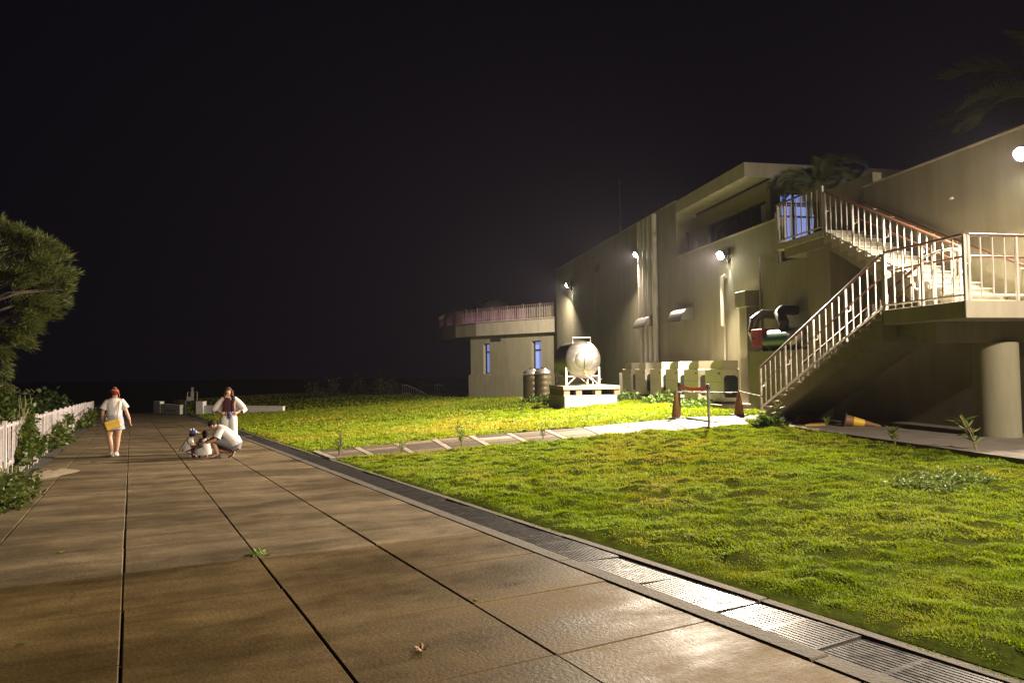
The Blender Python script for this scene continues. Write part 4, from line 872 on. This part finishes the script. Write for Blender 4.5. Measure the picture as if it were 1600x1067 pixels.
wl_ = ['weedy clump at the corner of the tank plinth', 'weedy clump in front of the tank plinth middle', 'weedy clump between the plinth and the air conditioner slab', 'leafy weeds before the air conditioner slab end', 'leafy weeds along the middle of the air conditioner slab', 'leafy weeds before the red belt', 'leafy weeds beside the ribbed drums', 'leafy weeds by the stair foot']
for i, (px, py, R, H) in enumerate(((862, 632, .55, .5), (905, 636, .5, .3), (968, 627, .9, .55), (985, 626, .8, .35), (1040, 630, 1.0, .4), (1090, 638, .9, .35), (838, 630, .8, .35), (1200, 668, .3, .28))):
    X, Y = on_terrain(px, py); r = plant_root('weed_clump', X, Y, wl_[i], 'weeds', 'weeds at the wall foot'); clump(r, 420, (R, R * .7), H, .17, .05, (.06, .12, .015), (.11, .17, .02)); stems(r, 4, R * .5, H * .8)
for i, (px, py) in enumerate(((490, 612), (520, 610), (560, 612), (595, 608), (612, 612), (662, 612))):
    p = atd(px, py, 66 + 2 * (i % 3)); r = plant_root('thin_shrub', p.x, p.y, ('dim thin shrub on the far lawn edge away from the handrails', 'dim thin shrub second along the far lawn edge', 'dim thin shrub third along the far lawn edge', 'dim thin shrub fourth along the far lawn edge', 'dim thin shrub just before the far handrails', 'dim thin shrub between the two far handrails')[i], 'shrub', 'shrubs at the far lawn edge'); clump(r, 340, (1.1, 1.0), random.uniform(1.5, 2.4), .3, .07, (.03, .05, .012), (.06, .08, .02)); stems(r, 5, .7, 1.7, .02)
# ================================================================== FAR END OF THE PATH
P1, P2_, P3, P4 = [Vector((*p2w(*q), 0)) for q in ((1.75, 63.5), (3.4, 58.8), (4.6, 56.4), (9.5, 50.5))]
M_LIME = mat('limewash', (.78, .76, .72), .8, var=.1, scale=2)
def lowwall(name, a, b, h, th, lab, holes=False):
    m_ = (a + b) / 2; z = min(tz(a.x, a.y), tz(b.x, b.y), pz(m_.x, m_.y)); o = tag(empty(name, (m_.x, m_.y, z), math.atan2((b - a).y, (b - a).x)), lab, 'wall', 'low walls at the path end'); L = (b - a).length / 2
    MB().box(-L, L, -th / 2, th / 2, -.4, h).build('wall_body', M_LIME, o); MB().box(-L - .02, L + .02, -th / 2 - .02, th / 2 + .02, h, h + .05).build('coping', M_LIME, o)
    if holes:
        for k in range(5): MB().lathe([(.07, 0), (.07, .02)], (0, 0, 0), 10).build('weep_hole', M_DARK, o).matrix_local = Matrix.Translation((-L * .45 + k * .42, -th / 2 - .005, h * .5)) @ Matrix.Rotation(math.pi / 2, 4, 'X')
    return o
lowwall('low_wall', P1.lerp(P2_, .28), P2_, .78, .25, 'low white wall with weep holes at the path end', True)
lowwall('low_wall', P1, P1.lerp(P2_, .26), .98, .3, 'short higher block of low white wall at the path end')
lowwall('low_wall', P3.lerp(P4, .06), P4, .62, .22, 'low white wall running into the lawn behind the people')
lowwall('gate_pier', P3 - Vector((.25, 0, 0)), P3 + Vector((.35, -.2, 0)), .95, .35, 'squat white pier beside the gap in the low wall')
for k, t in enumerate((.2, .75)):
    p = P2_.lerp(P3, t); o = MB().lathe([(.11, -.1), (.11, 1.0), (.05, 1.08)], n=12).build('bollard', M_DARK); o.location = (p.x, p.y, pz(p.x, p.y)); tag(o, ('dark bollard beside the wall with weep holes', 'dark bollard beside the squat white pier')[k], 'bollard', 'bollards at the path end')
for i, (xa, xb, lab) in enumerate(((293, 298.5, 'white hoop frame at the lawn crest with a small box under it'), (302, 308, 'white hoop frame at the lawn crest beside the box'))):
    a, b = atd(xa, 627, 72), atd(xb, 627, 72); z = tz(a.x, a.y); o = MB().tube([(0, 0, -.2), (0, 0, .95), ((b - a).x, (b - a).y, .95), ((b - a).x, (b - a).y, -.2)], .05, 6).build('hoop_frame', M_WHITE); o.location = (a.x, a.y, z); tag(o, lab, 'frame', 'hoop frames')
p = atd(296, 625, 71.5); o = MB().box(-.2, .25, -.2, .2, -.2, .42).box(-.23, .28, -.23, .23, .42, .47).build('utility_box', M_WHITE); o.location = (p.x, p.y, tz(p.x, p.y)); tag(o, 'small pale box under the hoop frame on the lawn crest', 'box')
p = atd(300.5, 625, 72); o = MB().box(-.09, .09, -.06, .06, -.2, 1.35).box(-.11, .11, -.08, .08, 1.35, 1.42).build('marker_post', M_WHITE); o.location = (p.x, p.y, tz(p.x, p.y)); tag(o, 'tall white marker post between the hoop frames', 'post')
for i, (xa, lab) in enumerate(((628.5, 'white stair handrail dropping off the far lawn, away from the wing'), (680, 'white stair handrail dropping off the far lawn, next to the wing'))):
    p = atd(xa, 615, 68); z = tz(p.x, p.y); r = tag(empty('far_handrail', (p.x, p.y, z)), lab, 'handrail', 'far handrails')
    MB().tube([(0, 0, 1.0), (.5, .1, 1.0), (2.7, .6, -.1)], .035, 6).tube([(0, 0, .18), (.5, .1, .18), (2.7, .6, -.9)], .025, 6).build('rail', M_WHITE, r)
    for k in range(12):
        x = k * .225; zt = 1.0 if x < .5 else 1.0 - (x - .5) * .5; MB().box(x - .018, x + .018, x * .22 - .018, x * .22 + .018, zt - (.82 if x < .5 else .84), zt).build('baluster', M_WHITE, r)
# ================================================================== SMALL THINGS ON THE PAVING
def on_path(px, py):
    r = ray(px, py); t = -CAM_H / (r[2] - SX * r[0] - SY); return Vector((r[0] * t, t, CAM_H + r[2] * t))
p = on_path(659, 1017); o = MB(); 
for k in range(5):
    a = k * 1.25; o.add([(0, 0, .006), (.03 * math.cos(a), .03 * math.sin(a), .022), (.045 * math.cos(a + .5), .045 * math.sin(a + .5), .03 + .01 * (k % 2)), (.028 * math.cos(a + .9), .028 * math.sin(a + .9), .012)], [(0, 1, 2, 3)])
o = o.build('dry_leaf', mat('dry_leaf', (.26, .15, .08), .7, var=.3, scale=60)); o.location = p; tag(o, 'curled dry brown leaf on the dark paving slabs', 'leaf', 'fallen leaves')
for k, (px, py, c, lab) in enumerate(((38, 1005, (.12, .18, .02), 'small green leaf on the dark paving slabs'), (97, 863, (.12, .18, .02), 'green leaf lying on the paler paving slabs'), (157, 724, (.35, .32, .12), 'pale leaf on the path near the walking person'), (146, 722, (.05, .04, .03), 'dark leaf on the path near the walking person'), (326, 783, (.05, .04, .03), 'dark leaf on the joint before the crouching group'), (745, 937, (.35, .30, .08), 'yellow leaf in the slab joint'))):
    p = on_path(px, py); s_ = .03 * max(1, p.y / 7); o = MB().add([(-s_, 0, .004), (0, -s_ * .6, .012), (s_ * 1.2, 0, .006), (0, s_ * .7, .014)], [(0, 1, 2), (0, 2, 3)]).build('fallen_leaf', mat('leafm%d' % k, c, .6)); o.location = p; o.rotation_euler = (0, 0, k * 1.1); tag(o, lab, 'leaf', 'fallen leaves')
p = on_path(403, 867); r = tag(empty('joint_weed', p), 'small green weed growing in the slab joint crossing', 'weed'); clump(r, 26, (.09, .06), .07, .075, .014, (.10, .16, .02), (.16, .22, .03)); stems(r, 4, .05, .05, .003)
p = on_path(70, 742); q = MB(); ring = []
for k in range(40):
    a = k / 40 * 6.283; ring.append((.38 * (1 + .5 * math.sin(2 * a + 1) * .5 + .25 * math.sin(5 * a)) * math.cos(a), .9 * (1 + .3 * math.sin(3 * a) + .14 * math.sin(9 * a)) * math.sin(a)))
q.add([(x, y, .002) for x, y in ring] + [(x * .6, y * .6, .014) for x, y in ring] + [(0, 0, .02)], [(k, (k + 1) % 40, 40 + (k + 1) % 40, 40 + k) for k in range(40)] + [(40 + k, 40 + (k + 1) % 40, 80) for k in range(40)])
o = q.build('sand_heap', mat('sand', (.30, .24, .16), .95, var=.3, scale=12, bump=.5), None, smooth=True); o.location = p; o.rotation_euler = (0, 0, PB); tag(o, 'thin pale patch of sand beside the fence foot', 'sand')
# ================================================================== PEOPLE
SKIN = mat('skin', (.40, .225, .15), .55, var=.06, scale=12)
def skin_mesh(J, E_, hands=()):
    names = list(J); me = bpy.data.meshes.new('body'); me.from_pydata([J[k][:3] for k in names], [(names.index(a), names.index(b)) for a, b in E_], [])
    o = bpy.data.objects.new('tmp', me); C.objects.link(o); md = o.modifiers.new('s', 'SKIN'); md.use_smooth_shade = True
    sv = me.skin_vertices[0].data
    for i, k in enumerate(names):
        rr = J[k][3]; sv[i].radius = rr if isinstance(rr, tuple) else (rr, rr); sv[i].use_root = (k == 'pelvis')
    sb = o.modifiers.new('d', 'SUBSURF'); sb.levels = 2; sb.render_levels = 2
    dg = bpy.context.evaluated_depsgraph_get(); m2 = bpy.data.meshes.new_from_object(o.evaluated_get(dg)); bpy.data.objects.remove(o)
    bm = bmesh.new(); bm.from_mesh(m2)
    for (w_, d_, nrm, s_) in hands:           # wrist, hand direction, palm side axis, scale: palm and five fingers
        q = MB(); w_ = Vector(w_); d_ = Vector(d_).normalized(); x = Vector(nrm).normalized(); x = (x - d_ * x.dot(d_)).normalized(); pn = d_.cross(x)
        q.loft([w_ - d_ * .02 * s_, w_ + d_ * .03 * s_, w_ + d_ * .085 * s_], [(.026 * s_, .018 * s_), (.040 * s_, .017 * s_), (.041 * s_, .014 * s_)], x, 10)
        for k, (off, ln) in enumerate(((-.031, .060), (-.0105, .072), (.0105, .068), (.031, .054))):
            b = w_ + d_ * .08 * s_ + x * off * s_; q.loft([b, b + d_ * ln * .5 * s_ + pn * .006 * s_, b + d_ * ln * .85 * s_ + pn * .026 * s_], [.0095 * s_, .0085 * s_, .006 * s_], x, 7)
        b = w_ + d_ * .025 * s_ - x * .034 * s_; q.loft([b, b + d_ * .03 * s_ - x * .024 * s_, b + d_ * .062 * s_ - x * .030 * s_ + pn * .012 * s_], [.013 * s_, .011 * s_, .007 * s_], x, 7)
        bm2 = q.mesh('hand'); bm.from_mesh(bm2)
    me3 = bpy.data.meshes.new('body'); bm.to_mesh(me3); bm.free()
    for p in me3.polygons: p.use_smooth = True
    me3.materials.append(SKIN); return me3
def joints(pel, chest, neck, head, sh, el, wr, hip, kn, an, toe, s=1.0, fat=1.0):
    """left index 0 is screen-left; every argument an xyz or a pair of them"""
    V = Vector; pel, chest, neck, head = V(pel), V(chest), V(neck), V(head); J = {}
    J['pelvis'] = (*pel, (.135 * s * fat, .105 * s * fat)); mid = (pel + chest) / 2; J['waist'] = (*mid, (.118 * s * fat, .095 * s * fat)); J['chest'] = (*chest, (.135 * s, .105 * s))
    J['neck'] = (*neck, .05 * s); hd = V(head); J['jaw'] = (*(neck * .35 + hd * .65), (.062 * s, .066 * s)); J['head'] = (*hd, (.078 * s, .088 * s)); J['crown'] = (*(hd + (hd - neck).normalized() * .055 * s), (.06 * s, .068 * s))
    E_ = [('pelvis', 'waist'), ('waist', 'chest'), ('chest', 'neck'), ('neck', 'jaw'), ('jaw', 'head'), ('head', 'crown')]
    for i, n in enumerate('ab'):
        S_, e, w, h, k, a, t = V(sh[i]), V(el[i]), V(wr[i]), V(hip[i]), V(kn[i]), V(an[i]), V(toe[i])
        for nm, p, r in (('sho', S_, .062), ('uar', (S_ + e) / 2, .050), ('elb', e, .040), ('far', e * .6 + w * .4, .040), ('wri', w, .027), ('hip', h, (.098, .095)), ('thi', (h + k) / 2, .083 * fat), ('kne', k, .057), ('cal', k * .62 + a * .38, .058), ('ank', a, .036), ('heel', a + (a - t).normalized() * .02 - V((0, 0, .035 * s)), .032), ('toe', t, (.036, .024))):
            r = tuple(q * s for q in r) if isinstance(r, tuple) else r * s; J[nm + n] = (*p, r)
        E_ += [('chest', 'sho' + n), ('sho' + n, 'uar' + n), ('uar' + n, 'elb' + n), ('elb' + n, 'far' + n), ('far' + n, 'wri' + n), ('pelvis', 'hip' + n), ('hip' + n, 'thi' + n), ('thi' + n, 'kne' + n), ('kne' + n, 'cal' + n), ('cal' + n, 'ank' + n), ('ank' + n, 'toe' + n)]
        del J['heel' + n]
    return J, E_
def person(px, py, label):
    p = on_path(px, py); r = tag(empty('person', p, math.atan2(-p.x, p.y)), label, 'person', 'people on the path'); return r
def cloth(name, c, **k): return mat(name, c, .85, var=.06, scale=9, bump=.3, bscale=22, spec=.2)
WHT = cloth('white_cotton', (.47, .45, .44)); GREY = cloth('grey_cotton', (.13, .13, .145)); BLUEG = cloth('denim', (.24, .26, .33)); MAROON = cloth('maroon_knit', (.045, .015, .02))
HAIRD = mat('dark_hair', (.022, .015, .012), .8, spec=.15); HAIRB = mat('brown_hair', (.055, .032, .022), .8, spec=.15); AUB = mat('auburn_hair', (.13, .03, .018), .8, spec=.15); SHOE = mat('white_shoe', (.62, .58, .52), .6); BLK = mat('black_shoe', (.025, .025, .028), .5)
def shoe(r, a, t, m, s=1., sole=None):
    a, t = Vector(a), Vector(t); d = (t - a); d.z *= 1; dh = Vector((d.x, d.y, 0)).normalized() if Vector((d.x, d.y)).length > .03 else Vector((0, 1, 0)); ax = d.normalized()
    h = a + Vector((0, 0, -.045 * s)) - ax * .05 * s; q = MB().loft([h, h + ax * .06 * s, h + ax * .15 * s, h + ax * .215 * s, h + ax * .235 * s], [(.034 * s, .045 * s), (.042 * s, .058 * s), (.046 * s, .040 * s), (.038 * s, .028 * s), (.016 * s, .012 * s)], dh.cross(Vector((0, 0, 1))), 12)
    return q.build('shoe', m, r, smooth=True)
# --- walking away in white top and short skirt
r = person(178, 712, 'person in a white top and short blue skirt walking away with a yellow bag')
sh = [(-.155, 0, 1.345), (.155, 0, 1.345)]; el = [(-.245, -.01, 1.10), (.255, -.02, 1.09)]; wr = [(-.25, .05, .87), (.335, -.01, .86)]; hip = [(-.095, 0, .87), (.095, 0, .87)]
kn = [(-.10, -.02, .475), (.085, .05, .48)]; an = [(-.045, -.13, .10), (.055, .10, .08)]; toe = [(-.05, .0, .03), (.07, .24, .03)]
J, E_ = joints((0, 0, .93), (0, 0, 1.27), (0, .0, 1.43), (.01, .02, 1.55), sh, el, wr, hip, kn, an, toe, 1.05, 1.18)
place('body', skin_mesh(J, E_, [(wr[0], (-.02, .05, -1), (0, 1, 0), 1.0), (wr[1], (.12, 0, -1), (0, 1, 0), 1.0)]), None, r)
MB().loft([(0, 0, .95), (0, -.01, 1.06), (0, -.005, 1.2), (0, -.005, 1.32), (0, 0, 1.385), (0, 0, 1.425)], [(.185, .15), (.172, .135), (.19, .135), (.20, .125), (.15, .095), (.075, .07)], n=20, caps=False).loft([(-.13, 0, 1.36), (-.19, -.005, 1.27), (-.245, -.01, 1.16)], [(.075, .075), (.078, .08), (.09, .088)], (0, 1, 0), 14, False).loft([(.13, 0, 1.36), (.19, -.01, 1.27), (.25, -.015, 1.16)], [(.075, .075), (.078, .08), (.09, .088)], (0, 1, 0), 14, False).build('white_top', WHT, r, smooth=True)
q = MB(); rings = [((0, 0, 1.04), (.165, .135)), ((0, -.01, .94), (.195, .16)), ((0, -.01, .82), (.215, .175)), ((0, 0, .66), (.235, .185))]; q.loft([a for a, _ in rings], [b for _, b in rings], n=22, caps=False); q.build('skirt', BLUEG, r, smooth=True)
MB().ell((.005, .01, 1.575), (.088, .10, .10)).ell((.0, -.06, 1.66), (.055, .055, .05)).build('hair', AUB, r, smooth=True)
MB().loft([(-.085, -.045, 1.60), (-.05, -.10, 1.62), (.03, -.10, 1.62), (.085, -.05, 1.58)], [(.03, .012)] * 4, (0, 0, 1), 8).loft([(.085, -.04, 1.58), (.10, -.05, 1.50), (.095, -.05, 1.44)], [(.02, .01), (.018, .01), (.01, .006)], (0, 1, 0), 8).build('red_scarf', mat('red_scarf', (.20, .03, .02), .7), r, smooth=True)
bag = MB().box(-.165, .165, -.035, .035, -.115, .115).build('bag', mat('yellow_bag', (.62, .41, .045), .5, var=.05), r, bevel=.02); bag.location = (-.03, -.215, .79); bag.rotation_euler = (0, -.30, .05)
MB().box(-.167, .167, -.041, -.036, .02, .028).build('bag_seam', mat('bag_seam', (.35, .22, .03), .6), bag)
MB().tube([(.10, .02, 1.40), (.11, -.12, 1.34), (.09, -.155, 1.15), (.07, -.18, .97), (.10, -.21, .90)], .011, 6).tube([(-.16, -.2, .90), (-.19, -.08, 1.0), (-.1, .15, 1.2), (.09, .03, 1.42)], .009, 6).build('bag_strap', mat('strap', (.40, .27, .16), .6), r)
for i in (0, 1): shoe(r, an[i], toe[i], SHOE, 1.05)
# --- standing with elbows out
r = person(357, 707, 'person in a loose white shirt and white trousers standing with arms akimbo')
sh = [(-.17, 0, 1.38), (.17, 0, 1.38)]; el = [(-.33, .03, 1.14), (.37, .03, 1.13)]; wr = [(-.17, -.13, 1.03), (.19, -.13, 1.02)]; hip = [(-.09, 0, .90), (.09, 0, .90)]
kn = [(-.10, -.01, .48), (.10, 0, .48)]; an = [(-.10, .0, .08), (.12, .0, .08)]; toe = [(-.12, -.15, .03), (.16, -.14, .03)]
J, E_ = joints((0, 0, .95), (0, 0, 1.30), (0, -.01, 1.46), (-.02, -.04, 1.58), sh, el, wr, hip, kn, an, toe, 1.05, 1.0)
bd = place('body', skin_mesh(J, E_, [(wr[0], (1, -.25, -.15), (0, 0, 1), 1.0), (wr[1], (-1, -.25, -.15), (0, 0, 1), 1.0)]), None, r)
MB().ell((-.02, -.145, 1.565), (.011, .018, .018), 8, 6).build('nose', SKIN, bd, smooth=True)
for x in (-.052, .012): MB().ell((x, -.128, 1.595), (.014, .006, .007), 8, 5).build('eye', HAIRD, bd)
MB().ell((-.02, -.132, 1.528), (.022, .006, .007), 8, 5).build('mouth', mat('lips', (.28, .07, .06), .5), bd)
MB().loft([(0, .02, 1.455), (0, .02, 1.40), (0, .02, 1.25), (0, .02, 1.08), (0, .02, .92)], [(.08, .075), (.165, .10), (.175, .12), (.165, .12), (.185, .135)], n=20, caps=False).loft([(-.12, 0, 1.40), (-.22, .015, 1.29), (-.30, .02, 1.18), (-.34, .01, 1.10), (-.285, -.05, 1.055)], [(.068, .068), (.075, .08), (.082, .09), (.08, .085), (.066, .062)], (0, 1, 0), 14, False).loft([(.12, 0, 1.40), (.23, .015, 1.29), (.32, .02, 1.17), (.375, .01, 1.09), (.31, -.05, 1.045)], [(.068, .068), (.075, .08), (.084, .092), (.08, .085), (.066, .062)], (0, 1, 0), 14, False).build('white_shirt', WHT, r, smooth=True)
MB().loft([(-.02, -.085, 1.42), (-.03, -.115, 1.28), (-.03, -.12, 1.12), (-.02, -.115, .97)], [(.05, .02), (.10, .025), (.115, .028), (.10, .022)], n=14).loft([(.10, -.06, 1.46), (.12, -.10, 1.38), (.09, -.13, 1.24), (.10, -.13, 1.06)], [(.035, .03), (.045, .03), (.04, .025), (.05, .02)], n=10).build('maroon_scarf', MAROON, r, smooth=True)
MB().loft([(.015, -.15, 1.06), (.03, -.165, 1.0), (.03, -.165, .93), (.02, -.16, .885)], [(.03, .02), (.055, .03), (.05, .028), (.02, .015)], n=10).build('blue_pouch', mat('blue_cloth', (.04, .06, .17), .7), r, smooth=True)
q = MB()
for i, s_ in ((0, -1), (1, 1)): q.loft([(.055 * s_, 0, 1.02), (.085 * s_, 0, .88), (.10 * s_, 0, .60), (.11 * s_, 0, .30), (.115 * s_, 0, .10)], [(.10, .12), (.125, .135), (.115, .12), (.115, .115), (.12, .12)], n=16, caps=False)
q.build('trousers', WHT, r, smooth=True)
MB().ell((-.015, -.005, 1.60), (.092, .10, .10)).loft([(-.09, .0, 1.58), (-.10, -.03, 1.46), (-.10, -.05, 1.36)], [(.03, .045), (.03, .04), (.012, .02)], n=8).loft([(.07, .0, 1.60), (.085, -.02, 1.46), (.085, -.04, 1.33), (.08, -.05, 1.24)], [(.04, .06), (.04, .055), (.035, .04), (.01, .015)], n=8).build('hair', HAIRB, r, smooth=True)
# --- crouching adult, side on
r = person(350, 715, 'crouching person in a pale grey T-shirt and dark shorts bending over a child')
sh = [(-.10, -.17, .66), (-.08, .17, .67)]; el = [(-.20, -.21, .45), (-.22, .24, .45)]; wr = [(-.40, -.15, .38), (-.42, .15, .38)]; hip = [(.17, -.09, .28), (.17, .09, .28)]
kn = [(-.25, -.06, .44), (-.18, .20, .36)]; an = [(-.13, -.07, .085), (.20, .11, .13)]; toe = [(-.30, -.08, .03), (.10, .13, .03)]
an[1] = (.20, -.02, .14); toe[1] = (.11, -.01, .03); kn[1] = (-.20, .12, .20)
J, E_ = joints((.20, 0, .32), (-.02, 0, .61), (-.16, 0, .73), (-.27, -.01, .79), sh, el, wr, hip, kn, an, toe, 1.06, 1.05)
bd = place('body', skin_mesh(J, E_, [(wr[0], (-1, .1, -.3), (0, 1, 0), 1.), (wr[1], (-1, -.1, -.3), (0, -1, 0), 1.)]), None, r)
MB().ell((-.36, -.01, .745), (.02, .012, .018), 8, 6).build('nose', SKIN, bd); MB().ell((-.262, -.093, .775), (.018, .01, .028), 8, 6).build('ear', SKIN, bd)
MB().loft([(.245, 0, .30), (.20, 0, .40), (.08, 0, .53), (-.03, 0, .645), (-.11, 0, .705), (-.155, 0, .735)], [(.21, .175), (.21, .17), (.205, .15), (.20, .125), (.15, .10), (.08, .075)], (0, 1, 0), 20, False).loft([(-.06, -.14, .69), (-.12, -.19, .60), (-.17, -.215, .50)], [(.085, .08), (.09, .085), (.095, .09)], (1, 0, 0), 14, False).loft([(-.06, .14, .69), (-.12, .20, .60), (-.17, .225, .50)], [(.085, .08), (.09, .085), (.095, .09)], (1, 0, 0), 14, False).build('grey_tshirt', WHT, r, smooth=True)
MB().loft([(.26, 0, .38), (.24, 0, .26), (.16, 0, .20)], [(.20, .15), (.205, .15), (.16, .10)], (0, 1, 0), 18).loft([(.18, -.09, .28), (-.02, -.08, .37), (-.24, -.06, .45)], [(.115, .115), (.105, .10), (.085, .085)], (0, 1, 0), 14).loft([(.18, .09, .28), (0, .11, .25), (-.18, .12, .215)], [(.115, .11), (.105, .095), (.09, .085)], (0, 1, 0), 14).build('shorts', GREY, r, smooth=True)
Mh = Matrix.Rotation(-.5, 3, 'Y'); MB().ell((-.262, -.005, .815), (.10, .088, .085), M=Mh).build('hair', HAIRD, r, smooth=True)
shoe(r, an[0], toe[0], BLK, 1.1); q = MB().loft([(.205, -.02, .20), (.20, -.02, .12), (.165, -.018, .04), (.12, -.016, .02), (.09, -.015, .015)], [(.034, .03), (.042, .036), (.045, .03), (.045, .02), (.03, .012)], (0, 1, 0), 12).build('shoe', BLK, r, smooth=True); MB().loft([(.238, -.02, .20), (.236, -.02, .12), (.19, -.018, .035), (.15, -.016, .012)], [(.036, .008), (.045, .008), (.047, .008), (.044, .008)], (0, 1, 0), 10).build('sole', mat('cream_sole', (.62, .55, .26), .6), q)
# --- child in a cap
r = person(298, 714, 'squatting child in a blue and yellow cap with a sheer pale cape')
sh = [(-.05, -.10, .42), (-.03, .10, .42)]; el = [(.02, -.13, .29), (.04, .13, .30)]; wr = [(.12, -.10, .21), (.13, .08, .22)]; hip = [(-.06, -.05, .15), (-.06, .05, .15)]
kn = [(.10, -.07, .28), (.10, .07, .28)]; an = [(.02, -.07, .055), (.02, .07, .055)]; toe = [(.12, -.08, .02), (.12, .08, .02)]
J, E_ = joints((-.07, 0, .17), (-.03, 0, .38), (.01, 0, .46), (.05, 0, .54), sh, el, wr, hip, kn, an, toe, .66, 1.0)
place('body', skin_mesh(J, E_, [(wr[0], (.6, .2, -.7), (0, 1, 0), .62), (wr[1], (.6, -.2, -.7), (0, -1, 0), .62)]), None, r)
MB().loft([(-.08, 0, .13), (-.07, 0, .25), (-.04, 0, .36), (-.01, 0, .43), (.01, 0, .465)], [(.125, .12), (.13, .115), (.125, .095), (.09, .07), (.05, .05)], (0, 1, 0), 16, False).loft([(-.04, -.09, .43), (0, -.125, .33)], [.052, .056], (1, 0, 0), 12, False).loft([(-.02, .09, .43), (.02, .125, .33)], [.052, .056], (1, 0, 0), 12, False).build('pale_shirt', WHT, r, smooth=True)
MB().loft([(-.02, -.01, .45), (-.10, -.02, .37), (-.18, -.03, .26), (-.25, -.03, .15)], [(.05, .05), (.10, .035), (.13, .03), (.13, .02)], (0, 1, 0), 16, False).build('cape', cloth('sheer_cape', (.34, .33, .31)), r, smooth=True)
cap = MB().ell((.05, 0, .585), (.082, .078, .072)).build('cap', mat('blue_cap', (.02, .05, .30), .6), r, smooth=True)
MB().loft([(.09, 0, .595), (.15, 0, .585), (.205, 0, .565)], [(.07, .010), (.066, .010), (.03, .008)], (0, 1, 0), 12).build('cap_brim', mat('yellow_brim', (.62, .45, .03), .6), cap, smooth=True)
MB().ell((.10, -.045, .60), (.035, .038, .045)).build('cap_panel', mat('pale_blue', (.25, .38, .62), .6), cap, smooth=True)
MB().ell((.0, -.02, .66), (.016, .016, .03)).ell((.06, -.03, .665), (.016, .016, .025)).build('cap_ears', mat('cap_white', (.6, .57, .5), .7), cap, smooth=True)
MB().ell((.03, 0, .54), (.075, .074, .06)).build('hair', HAIRD, r, smooth=True)
for i in (0, 1): shoe(r, an[i], toe[i], SHOE, .62)
# --- child in a white dress, back turned
r = person(317, 714, 'squatting child in a white dress with dark hair seen from behind')
sh = [(-.095, .02, .41), (.11, .02, .41)]; el = [(-.13, .10, .30), (.15, .10, .30)]; wr = [(-.10, .20, .24), (.10, .20, .24)]; hip = [(-.05, -.02, .16), (.05, -.02, .16)]
kn = [(-.07, .16, .26), (.07, .16, .26)]; an = [(-.07, .02, .055), (.07, .02, .055)]; toe = [(-.08, .12, .02), (.09, .12, .02)]
J, E_ = joints((.0, -.03, .18), (.01, .01, .37), (.03, .04, .45), (.055, .06, .53), sh, el, wr, hip, kn, an, toe, .64, 1.0)
place('body', skin_mesh(J, E_, [(wr[0], (.1, .8, -.5), (1, 0, 0), .6), (wr[1], (-.1, .8, -.5), (-1, 0, 0), .6)]), None, r)
MB().loft([(.0, -.02, .085), (.0, -.03, .16), (.0, -.01, .28), (.01, .01, .38), (.02, .03, .435)], [(.20, .16), (.195, .155), (.16, .12), (.13, .09), (.06, .055)], (1, 0, 0), 18, False).loft([(-.07, .02, .425), (-.125, .06, .33)], [.05, .058], (0, 1, 0), 12, False).loft([(.085, .02, .425), (.14, .06, .33)], [.05, .058], (0, 1, 0), 12, False).build('white_dress', WHT, r, smooth=True)
MB().ell((.055, .045, .56), (.085, .085, .08)).loft([(.05, -.01, .56), (.045, -.025, .50), (.04, -.03, .45)], [(.06, .03), (.055, .03), (.03, .015)], n=10).build('hair', HAIRD, r, smooth=True)
for i in (0, 1): shoe(r, an[i], toe[i], mat('sandal', (.16, .07, .045), .6), .62)

# ================================================================== NIGHT AIR
HZ = bpy.data.materials.new('night_air'); HZ.use_nodes = True; HZ.node_tree.nodes.clear()
ho = HZ.node_tree.nodes.new('ShaderNodeOutputMaterial'); hv = HZ.node_tree.nodes.new('ShaderNodeVolumePrincipled')
hv.inputs['Density'].default_value = 0.00018; hv.inputs['Color'].default_value = (.84, .80, 1.0, 1); hv.inputs['Anisotropy'].default_value = .35
HZ.node_tree.links.new(hv.outputs[0], ho.inputs['Volume'])
hz = MB().box(-920, 920, -920, 920, -12, 26).build('haze', HZ); tag(hz, 'thin damp night air glowing around the lamps', 'haze', kind='stuff')
